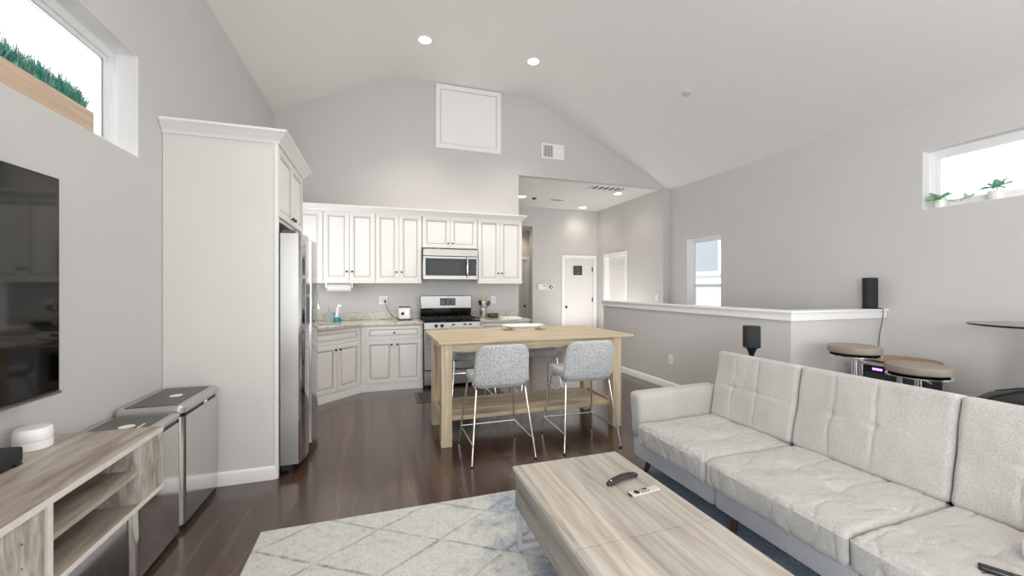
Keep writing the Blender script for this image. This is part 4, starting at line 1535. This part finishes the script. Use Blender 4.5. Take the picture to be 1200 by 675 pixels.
for idx, (a, b_) in enumerate([(1.815, 2.448), (1.092, 1.808), (0.36, 1.085)]):
    hh, hy, ht = 0.245, (b_ - a) / 2, 0.070
    seed = Vector((idx * 3.3 + 20, 1.1, 4.7))

    def disp(p, n, hh=hh, hy=hy, seed=seed):
        d = 0.0
        if n.x < -0.3:
            u, v = p.z / hh, p.y / hy
            d += 0.014 * (1 - u * u) * (1 - v * v)
            k1, k2 = (0.42, -0.16)
            d -= 0.007 * (gauss(v - k1 + 0.02 * math.sin(u * 4), 0.022) + gauss(v - k2 + 0.02 * math.sin(u * 3 + 2), 0.022)) * max(0, 1 - abs(u) ** 8)
            d -= (0.005 if seed.x < 21 else 0.0015) * gauss(u - 0.02, 0.03) * max(0, 1 - abs(v) ** 6)
            for vv in (k1, k2):
                d -= 0.010 * gauss(math.hypot(u - 0.02, v - vv), 0.08)
            q_ = Vector((p.z * 4, p.y * 5, 0)) + seed
            d += 0.007 * noise.noise(q_) + 0.003 * noise.noise(q_ * 3)
        return d
    m = softbox(ht, hy, hh, 0.028, 10, 84, 60, disp)
    tilt = math.atan((2.475 - 2.385) / 0.48)
    m.xf(Matrix.Translation((2.385 + 0.045 + ht, (a + b_) / 2, 0.648)) @ Matrix.Rotation(tilt, 4, 'Y'))
    m.build('back_cushion', SOFA, sf)
m = softbox(0.03, 1.04, 0.25, 0.02, 4, 24, 8)
m.xf(Matrix.Translation((2.585, 1.405, 0.53)) @ Matrix.Rotation(math.radians(8), 4, 'Y'))
m.build('back_frame', SOFAB, sf)


def arm(y0, y1):
    m = softbox((2.52 - 1.785) / 2, (y1 - y0) / 2, 0.165, 0.04, 20, 10, 12)
    sgn = 1 if y0 > 1 else -1

    def f(p):
        t = (p.z + 0.165) / 0.33
        fx = (p.x + 0.3675) / 0.735
        return (p.x - 0.012 * t * (1 - fx), p.y + sgn * 0.02 * t * t, p.z + 0.015 * fx * t)
    m.fn(f)
    m.xf(Matrix.Translation(((2.52 + 1.785) / 2, (y0 + y1) / 2, 0.282 + 0.165)))
    m.build('arm', SOFA, sf)


arm(2.45, 2.585)
arm(0.225, 0.36)
for x in (1.90, 2.50):
    for y in (2.50, 1.75, 1.03, 0.31):
        dy = 0.03 if y > 2 else 0
        lg = MB().lathe([(0.014, 0), (0.016, 0.01), (0.023, 0.127)], (0, 0, 0), 16)
        lg.fn(lambda p, x=x, y=y, dy=dy: (x + p.x - 0.02 * (1 - p.z / 0.127) * (1 if x < 2 else -1), y + p.y + dy * (1 - p.z / 0.127), 0.0125 + p.z))
        lg.build('leg', LEGW, sf)
rm = thing('remote_control', 'small black remote lying on the near sofa seat', 'remote control', (2.0, 0.80, 0.428))
MS = Matrix.Translation((1.945, 0.755, 0.441)) @ Matrix.Rotation(math.radians(-62), 4, 'Z')
pad(0.05, 0.016, 0.007, 0.006, 0.004, 4, 2).xf(MS).build('shell', BLACKP, rm)
MB().lathe([(0.007, 0.007), (0.007, 0.0085), (0, 0.009)], (0.03, 0, 0), 12).xf(MS).build('button', GREYP, rm)

# ================================================================ LEFT WALL: window planter, TV, console, bins
wp = thing('window_planter', 'long raw pine planter of artificial grass on the high left window sill', 'planter', (XL - 0.05, 2.0, 2.177))
m = MB()
px0, px1, py0, py1, pz0, pz1 = XL - 0.098, XL + 0.001, 1.30, 2.62, 2.1723, 2.275
t = 0.014
m.box(px0 + t, px1 - t, py0 + t, py1 - t, pz0, pz0 + t).box(px0, px0 + t, py0, py1, pz0, pz1).box(px1 - t, px1, py0, py1, pz0, pz1).box(px0 + t, px1 - t, py0, py0 + t, pz0, pz1).box(px0 + t, px1 - t, py1 - t, py1, pz0, pz1)
m.build('planter_box', PLANTER, wp)
gm, gs = MB(), MB()
for k in range(4600):
    y = random.uniform(py0 + 0.02, py1 - 0.02)
    x = random.uniform(px0 + 0.02, px1 - 0.02)
    tall = random.random() < 0.16
    h = random.uniform(0.10, 0.19) if tall else random.uniform(0.05, 0.13)
    wv = random.uniform(0.0012, 0.0022) if tall else random.uniform(0.0018, 0.004)
    lx, ly = random.gauss(0, 0.02), random.gauss(0, 0.04)
    a = random.uniform(0, PI)
    dx, dy = math.cos(a) * wv, math.sin(a) * wv
    b0 = Vector((x, y, pz1 - 0.012))
    m1_ = b0 + Vector((lx * 0.4, ly * 0.4, h * 0.6))
    tp_ = b0 + Vector((lx, ly, h))
    D = Vector((dx, dy, 0))
    (gs if tall else gm).add([b0 - D, b0 + D, m1_ + D * 0.7, m1_ - D * 0.7, tp_], [(0, 1, 2, 3), (3, 2, 4)])
o = gm.build('grass', GRASS, wp, weld=False)
o['kind'] = 'stuff'
o = gs.build('grass_spikes', SPRIG, wp, weld=False)
o['kind'] = 'stuff'

tv = thing('television', 'large black wall-mounted television above the console', 'television', (-1.36, 0.60, 0.94))
box(-1.36, -1.332, 0.60, 2.172, 0.946, 1.832).build('bezel', BLACKP, tv, bev=0.004)
box(-1.332, -1.329, 0.612, 2.161, 0.965, 1.822).build('screen', TVG, tv)
box(-1.334, -1.324, 0.60, 2.170, 0.946, 0.957).build('lower_trim', STEELX, tv)
box(-1.385, -1.36, 0.75, 1.05, 1.2, 1.6).build('wall_mount', BLACKP, tv)
tv.rotation_euler = (0, 0, math.radians(-2.6))

cs = thing('tv_console', 'weathered oak wall-mounted media console below the television', 'media console', (-1.17, 1.4, 0.46))
kx0, kx1, ky0, ky1, kz0, kz1 = XL + 0.001, -0.95, 0.35, 2.265, 0.462, 0.745
box(kx0, kx1, ky0, ky1, kz1 - 0.022, kz1).build('top', CONS, cs)
box(kx0, kx1, ky0, ky1, kz0, kz0 + 0.020).build('bottom_panel', CONS, cs)
box(kx0, kx0 + 0.012, ky0, ky1, kz0 + 0.02, kz1 - 0.022).build('back_panel', RUSTIC, cs)
box(kx0 + 0.012, kx1 - 0.001, 2.075, ky1, kz0 + 0.02, kz1 - 0.022).build('end_block', RUSTIC, cs)
for y in (1.586, 0.75, 0.36):
    box(kx0 + 0.012, kx1, y, y + 0.022, kz0 + 0.02, kz1 - 0.022).build('divider', CEDGE, cs)
box(kx0 + 0.012, kx1 - 0.002, 1.608, 2.075, 0.605, 0.623).build('shelf', CONS, cs)
box(kx1 - 0.024, kx1 - 0.006, 0.775, 1.583, kz0 + 0.022, kz1 - 0.024).build('door', RUSTIC, cs)
m = MB()
for z in (0.52, 0.59, 0.66):
    m.lathe([(0.004, 0), (0.004, 0.002), (0, 0.0025)], (kx1 - 0.006, 1.50, z), 10, axis='x')
m.build('screw_caps', CHROME, cs)
# front edge strips
box(kx1, kx1 + 0.002, ky0, ky1, kz1 - 0.022, kz1).build('top_edge', CEDGE, cs)
box(kx1, kx1 + 0.002, ky0, ky1, kz0, kz0 + 0.02).build('bottom_edge', CEDGE, cs)

rt = thing('wifi_router', 'round white router puck on the console under the television', 'router', (-1.30, 2.10, kz1))
m = MB().lathe([(0.050, 0.0), (0.054, 0.004), (0.055, 0.036)], (-1.305, 2.105, kz1), 40)
m.lathe([(0.053, 0.037), (0.055, 0.040), (0.053, 0.078), (0.048, 0.083), (0, 0.084)], (-1.305, 2.105, kz1), 40)
m.build('shell', WHITEP, rt)
MB().lathe([(0.0525, 0.0362), (0.0525, 0.0372)], (-1.305, 2.105, kz1), 40).build('seam_ring', GREYC, rt)
sb = thing('soundbar', 'black soundbar on the console, left of the white router', 'soundbar', (-1.27, 1.5, kz1))
m = softbox(0.05, 0.42, 0.032, 0.014, 4, 10, 4)
m.xf(Matrix.Translation((-1.268, 1.51, kz1 + 0.038))).build('housing', SPKM, sb)
for y in (1.15, 1.90):
    box(-1.31, -1.225, y, y + 0.03, kz1, kz1 + 0.008).build('foot', BLACKP, sb)


def bin_(label, y0, y1, hbody, hlid, emblem):
    r = thing('trash_can', label, 'trash can', (-1.21, (y0 + y1) / 2, 0))
    x0, x1 = XL + 0.015, -1.055
    cx, cy, hx, hy = (x0 + x1) / 2, (y0 + y1) / 2, (x1 - x0) / 2, (y1 - y0) / 2

    def loop(ins, z, R=0.035):
        return [(cx + a, cy + b_, z) for a, b_ in rrect(hx - ins, hy - ins, R, 6)]
    MB().rings([loop(0.006, 0), loop(0.006, 0.035)], smooth=False).build('plinth', BLACKP, r)
    MB().rings([loop(0, 0.035), loop(0, hbody)], smooth=True).build('can_body', BINS, r, wn=True)
    MB().rings([loop(0.008, hbody), loop(0.008, hbody + 0.022)], smooth=False).build('collar', BLACKP, r)
    zl = hbody + 0.022
    MB().rings([loop(-0.002, zl), loop(-0.003, zl + hlid * 0.7), loop(0.006, zl + hlid), loop(0.03, zl + hlid, 0.02)], smooth=False).build('lid_rim', LIDR, r)
    z2 = zl + hlid
    box(cx - hx + 0.035, cx + hx - 0.045, cy - hy + 0.03, cy + hy - 0.03, z2 - 0.001, z2 + 0.004).build('lid_panel', LIDP, r, bev=0.002)
    MB().lathe([(0.032, 0), (0.032, 0.0015), (0, 0.0016)], (cx + 0.02, cy, z2 + 0.004), 24).build('emblem', WHITEP, r)
    if emblem:
        box(cx + 0.075, cx + 0.082, cy - 0.035, cy + 0.035, z2 + 0.004, z2 + 0.0055).build('emblem_dash', WHITEP, r)
    else:
        box(x1 - 0.004, x1 + 0.001, cy + 0.02, cy + 0.06, hbody + 0.003, hbody + 0.02).build('latch', WHITEP, r)
    return r


bin_('stainless trash can against the fridge panel, the farther and taller of two', 2.745, 3.265, 0.648, 0.042, False)
bin_('stainless trash can next to the console end, the nearer and lower of two', 2.275, 2.715, 0.640, 0.024, True)

# ================================================================ RIGHT SIDE: speakers, cooler, bar stools, pub table
sp = thing('speaker', 'black tall curved speaker standing on the half wall cap', 'speaker', (5.02, 2.91, 1.158))
m = MB().rings([[(5.02 + x, 2.91 + y, z) for x, y in rrect(0.072, 0.055, 0.05, 8)] for z in (1.168, 1.49)], smooth=True)
m.build('cabinet', SPKM, sp, bev=0.004)
MB().lathe([(0.085, 0), (0.085, 0.006), (0.05, 0.010), (0, 0.010)], (5.02, 2.905, 1.158), 28).build('base_plate', BLACKP, sp)
tag(MB().tube([(5.03, 2.83, 1.168), (5.03, 2.800, 1.165), (5.032, 2.797, 1.14), (5.035, 2.80, 1.10), (5.045, 2.815, 1.02), (5.03, 2.828, 0.9), (5.02, 2.835, 0.75), (5.02, 2.838, 0.50)], 0.004, 8).build('power_cord', BLACKP),
    'thin black cord hanging down the half wall from the tall speaker', 'cord')

sp = thing('speaker', 'black squat speaker on a stand behind the far end of the sofa', 'speaker', (2.83, 2.46, 0.92))
SX, SYY = 2.83, 2.46
m = MB().rings([[(SX + x, SYY + y, z) for x, y in rrect(0.062 * k, 0.060 * k, 0.045 * k, 8)] for z, k in ((0.905, 0.93), (0.912, 1), (1.068, 1), (1.076, 0.96))], smooth=True)
m.xf(Matrix.Translation((SX, SYY, 0)) @ Matrix.Rotation(math.radians(-45), 4, 'Z') @ Matrix.Translation((-SX, -SYY, 0)))
m.build('cabinet', SPKM, sp)
stn = thing('speaker_stand', 'slim black floor stand under the squat speaker', 'speaker stand', (SX, SYY, 0))
MB().lathe([(0.13, 0), (0.13, 0.012), (0, 0.014)], (SX, SYY, 0), 32).build('base', BLACKP, stn)
MB().lathe([(0.017, 0.012), (0.017, 0.84), (0.03, 0.88), (0.045, 0.903), (0, 0.904)], (SX, SYY, 0), 20).build('pole', BLACKP, stn)

wc = thing('wine_cooler', 'black and stainless wine cooler in the corner by the half wall', 'wine cooler', (4.8, 2.53, 0))
wx, wy0, wy1, wz = 4.48, 2.36, 2.70, 0.672
box(wx + 0.035, 5.10, wy0, wy1, 0.02, wz).build('cooler_body', BLACKP, wc, bev=0.005)
m = MB()
m.box(wx, wx + 0.035, wy0, wy1, 0.06, 0.10).box(wx, wx + 0.035, wy0, wy1, wz - 0.028, wz - 0.004).box(wx, wx + 0.035, wy0, wy0 + 0.03, 0.10, wz - 0.028).box(wx, wx + 0.035, wy1 - 0.04, wy1, 0.10, wz - 0.028)
dr = m.build('door_frame', STEEL, wc, bev=0.003)
box(wx + 0.008, wx + 0.03, wy0 + 0.03, wy1 - 0.04, 0.10, wz - 0.028).build('glass', plain('cooler_glass', '#2e3a3a', 0.08), dr)
box(wx + 0.004, wx + 0.008, wy0 + 0.03, wy1 - 0.04, wz - 0.095, wz - 0.028).build('display_band', BLACKG, wc)
box(wx + 0.002, wx + 0.004, 2.50, 2.58, wz - 0.075, wz - 0.055).build('display', VIOL, wc)
for x in (4.55, 5.05):
    for y in (2.40, 2.66):
        MB().lathe([(0.018, 0), (0.018, 0.02)], (x, y, 0), 10).build('foot', BLACKP, wc)
tb = MB().lathe([(0.255, 0), (0.262, 0.005), (0.262, 0.013), (0.25, 0.018), (0, 0.018)], (4.80, 2.50, wz), 44).build('round_board', BOARD)
tag(tb, 'round wooden board lying on top of the wine cooler', 'board')


def round_stool(x, y, z, label, r=0.2):
    s = thing('round_bar_stool', label, 'bar stool', (x, y, 0), 'round leather bar stools')
    MB().lathe([(0, -0.075), (r * 0.88, -0.075), (r * 0.98, -0.062), (r, -0.038), (r * 0.985, -0.012), (r * 0.90, -0.003), (r * 0.6, 0.0), (0, 0.002)], (x, y, z), 48).build('seat', LEATH, s)
    MB().lathe([(r * 0.98, 0), (r * 0.98, -0.008), (r * 0.90, -0.008), (r * 0.90, 0)], (x, y, z - 0.088), 40).build('seat_ring', CHROME, s)
    MB().box(x - 0.10, x + 0.10, y - 0.03, y + 0.03, z - 0.096, z - 0.075).box(x - 0.18, x + 0.18, y - 0.01, y + 0.01, z - 0.096, z - 0.088).build('seat_bracket', STEEL, s)
    MB().lathe([(0.022, 0), (0.022, 0.30), (0.030, 0.30), (0.030, 0.0)][:2], (x, y, z - 0.375), 20).build('piston', CHROME, s)
    MB().lathe([(0.034, 0.02), (0.034, z - 0.36), (0.022, z - 0.355)], (x, y, 0), 20).build('column', CHROME, s)
    MB().lathe([(0.20, 0), (0.20, 0.008), (0.12, 0.02), (0.034, 0.04)], (x, y, 0), 40).build('base', CHROME, s)
    MB().tube([(x + 0.034, y, z - 0.12), (x + 0.12, y - 0.02, z - 0.16)], 0.006, 8).build('lever', CHROME, s)
    pts = [(x + 0.15 * math.cos(a), y + 0.15 * math.sin(a), 0.32) for a in [2 * PI * k / 24 for k in range(25)]]
    MB().tube(pts, 0.009, 8, caps=False).box(x - 0.15, x + 0.15, y - 0.006, y + 0.006, 0.314, 0.326).build('foot_ring', CHROME, s)


round_stool(4.10, 2.50, 0.862, 'round taupe leather bar stool nearer the half wall', 0.2)
round_stool(4.07, 2.03, 0.775, 'round taupe leather bar stool in front of the wine cooler, nearer the black table', 0.2)

pb = thing('pub_table', 'round black glass pub table by the right wall', 'pub table', (4.70, 1.61, 0))
PR = 0.385
MB().lathe([(PR - 0.006, 0), (PR, 0.004), (PR, 0.012), (PR - 0.004, 0.016), (0, 0.016)], (4.70, 1.61, 1.088), 64).build('tabletop', SMOKE, pb)
MB().lathe([(0.12, 0), (0.12, 0.006), (0.03, 0.012)], (4.70, 1.61, 1.076), 28).build('top_plate', CHROME, pb)
MB().lathe([(0.03, 0.02), (0.03, 1.078)], (4.70, 1.61, 0), 24).build('column', CHROME, pb)
MB().lathe([(0.22, 0), (0.22, 0.008), (0.12, 0.02), (0.03, 0.04)], (4.70, 1.61, 0), 44).build('base', CHROME, pb)

bb = thing('beanbag', 'large rounded black leather beanbag behind the sofa, by the pub table', 'beanbag', (4.0, 1.33, 0))
m = MB().lathe([(0.30, 0), (0.40, 0.05), (0.46, 0.18), (0.46, 0.33), (0.42, 0.48), (0.34, 0.60), (0.24, 0.68), (0.12, 0.725), (0, 0.74)], (3.93, 1.33, 0), 48)
m.fn(lambda p: (p.x + 0.012 * noise.noise(p * 4), p.y + 0.012 * noise.noise(p * 4 + Vector((5, 5, 5))), p.z))
m.build('cover', BLEATH, bb)
m = MB()
for k in range(6):
    a = 2 * PI * k / 6 + 0.3
    m.tube([(3.93 + r_ * math.cos(a), 1.33 + r_ * math.sin(a), z) for r_, z in ((0.465, 0.25), (0.462, 0.33), (0.424, 0.48), (0.344, 0.602), (0.243, 0.684), (0.12, 0.729), (0.0, 0.744))], 0.004, 6)
m.build('seams', BLACKP, bb)


# plants on the right sill
def leafy(m, c, n, L0, L1, wd, up, seedv):
    rnd = random.Random(seedv)
    for k in range(n):
        a = 2 * PI * k / n + rnd.uniform(-0.3, 0.3)
        Ln = rnd.uniform(L0, L1)
        el = rnd.uniform(*up)
        d = Vector((math.cos(a) * 0.55, math.sin(a), 0)).normalized()
        sd__ = Vector((-d.y, d.x, 0))
        vs, fs = [], []
        for i in range(6):
            t = i / 5
            ww = wd * math.sin(PI * min(0.98, 0.12 + t * 0.86)) ** 0.8
            p = Vector(c) + d * (Ln * t * math.cos(el)) * (0.5 if d.x > 0.5 else 1) + Vector((0, 0, Ln * t * math.sin(el) - 0.02 * t * t))
            vs += [p - sd__ * ww + Vector((0, 0, 0.006)), p, p + sd__ * ww + Vector((0, 0, 0.006))]
            if i:
                b0 = (i - 1) * 3
                fs += [(b0, b0 + 1, b0 + 4, b0 + 3), (b0 + 1, b0 + 2, b0 + 5, b0 + 4)]
        m.add(vs, fs, 0, True)


def potted(label, y, r, h, leafmat, spec):
    x = XR + 0.045
    z = W3[2] + 0.0022
    p = thing('potted_plant', label, 'plant', (x, y, z))
    MB().lathe([(r * 0.82, 0), (r, h), (r * 0.93, h), (r * 0.9, h - 0.01), (0, h - 0.012)], (x, y, z), 28).build('pot', CERAM, p)
    for k, (mat_, args) in enumerate(spec):
        m = MB()
        leafy(m, (x, y, z + h + args[0]), *args[1:])
        o = m.build('leaves', mat_, p, weld=False)
    MB().tube([(x, y, z + h - 0.02), (x, y, z + h + 0.03)], 0.005, 8).build('stem', LEAFY, p)
    return p


potted('leafy green plant in a white pot on the right sill, nearer the window corner', 2.42, 0.052, 0.072, LEAF,
       [(LEAF, (0.01, 10, 0.09, 0.155, 0.024, (0.0, 0.7), 3)), (LEAFY, (0.0, 6, 0.10, 0.17, 0.024, (-0.2, 0.3), 5))])
potted('spreading succulent in a white pot on the right sill, away from the window corner', 2.04, 0.06, 0.078, LEAF,
       [(LEAF, (0.03, 12, 0.10, 0.15, 0.020, (0.0, 0.55), 8)), (LEAF, (0.03, 8, 0.08, 0.12, 0.024, (0.5, 1.2), 9))])
hb = thing('bird_figurine', 'small glass hummingbird between the two sill plants', 'figurine', (XR + 0.05, 2.235, 2.168))
x, y, z = XR + 0.05, 2.21, 2.225
BIRD = plain('pale_glass_bird', '#b9c4c4', 0.2)
def bq(dx, dy, dz):
    return (x + dx * 1.5, y + dy * 1.5, z + dz * 1.5)


MB().tube([bq(0, 0.045, -0.012), bq(0, 0.02, 0), bq(0, -0.005, 0.008), bq(0, -0.018, 0.014)], 0.011, 8).build('body', BIRD, hb)
MB().tube([bq(0, -0.02, 0.015), bq(0, -0.065, 0.02)], 0.002, 6).build('beak', BIRD, hb)
MB().add([bq(0, 0.01, 0), bq(0, 0.05, 0.03), bq(0.01, 0.03, 0.005)], [(0, 1, 2)]).add([bq(0, 0, 0), bq(-0.02, 0.02, 0.035), bq(-0.01, 0.03, 0)], [(0, 1, 2)]).build('wing', BIRD, hb)
MB().tube([bq(0, 0.01, 0), (x, y + 0.015, 2.1645)], 0.002, 6).build('support', CHROME, hb)
# lilac cloth at the near end of the sofa
cl = softbox(0.07, 0.07, 0.035, 0.028, 14, 14, 4, lambda p, n: 0.012 * noise.noise(p * 22))
cl.xf(Matrix.Translation((2.185, 0.715, 0.465)))
tag(cl.build('cloth', LILAC), 'crumpled lilac and white cloth on the near end of the sofa seat', 'cloth')
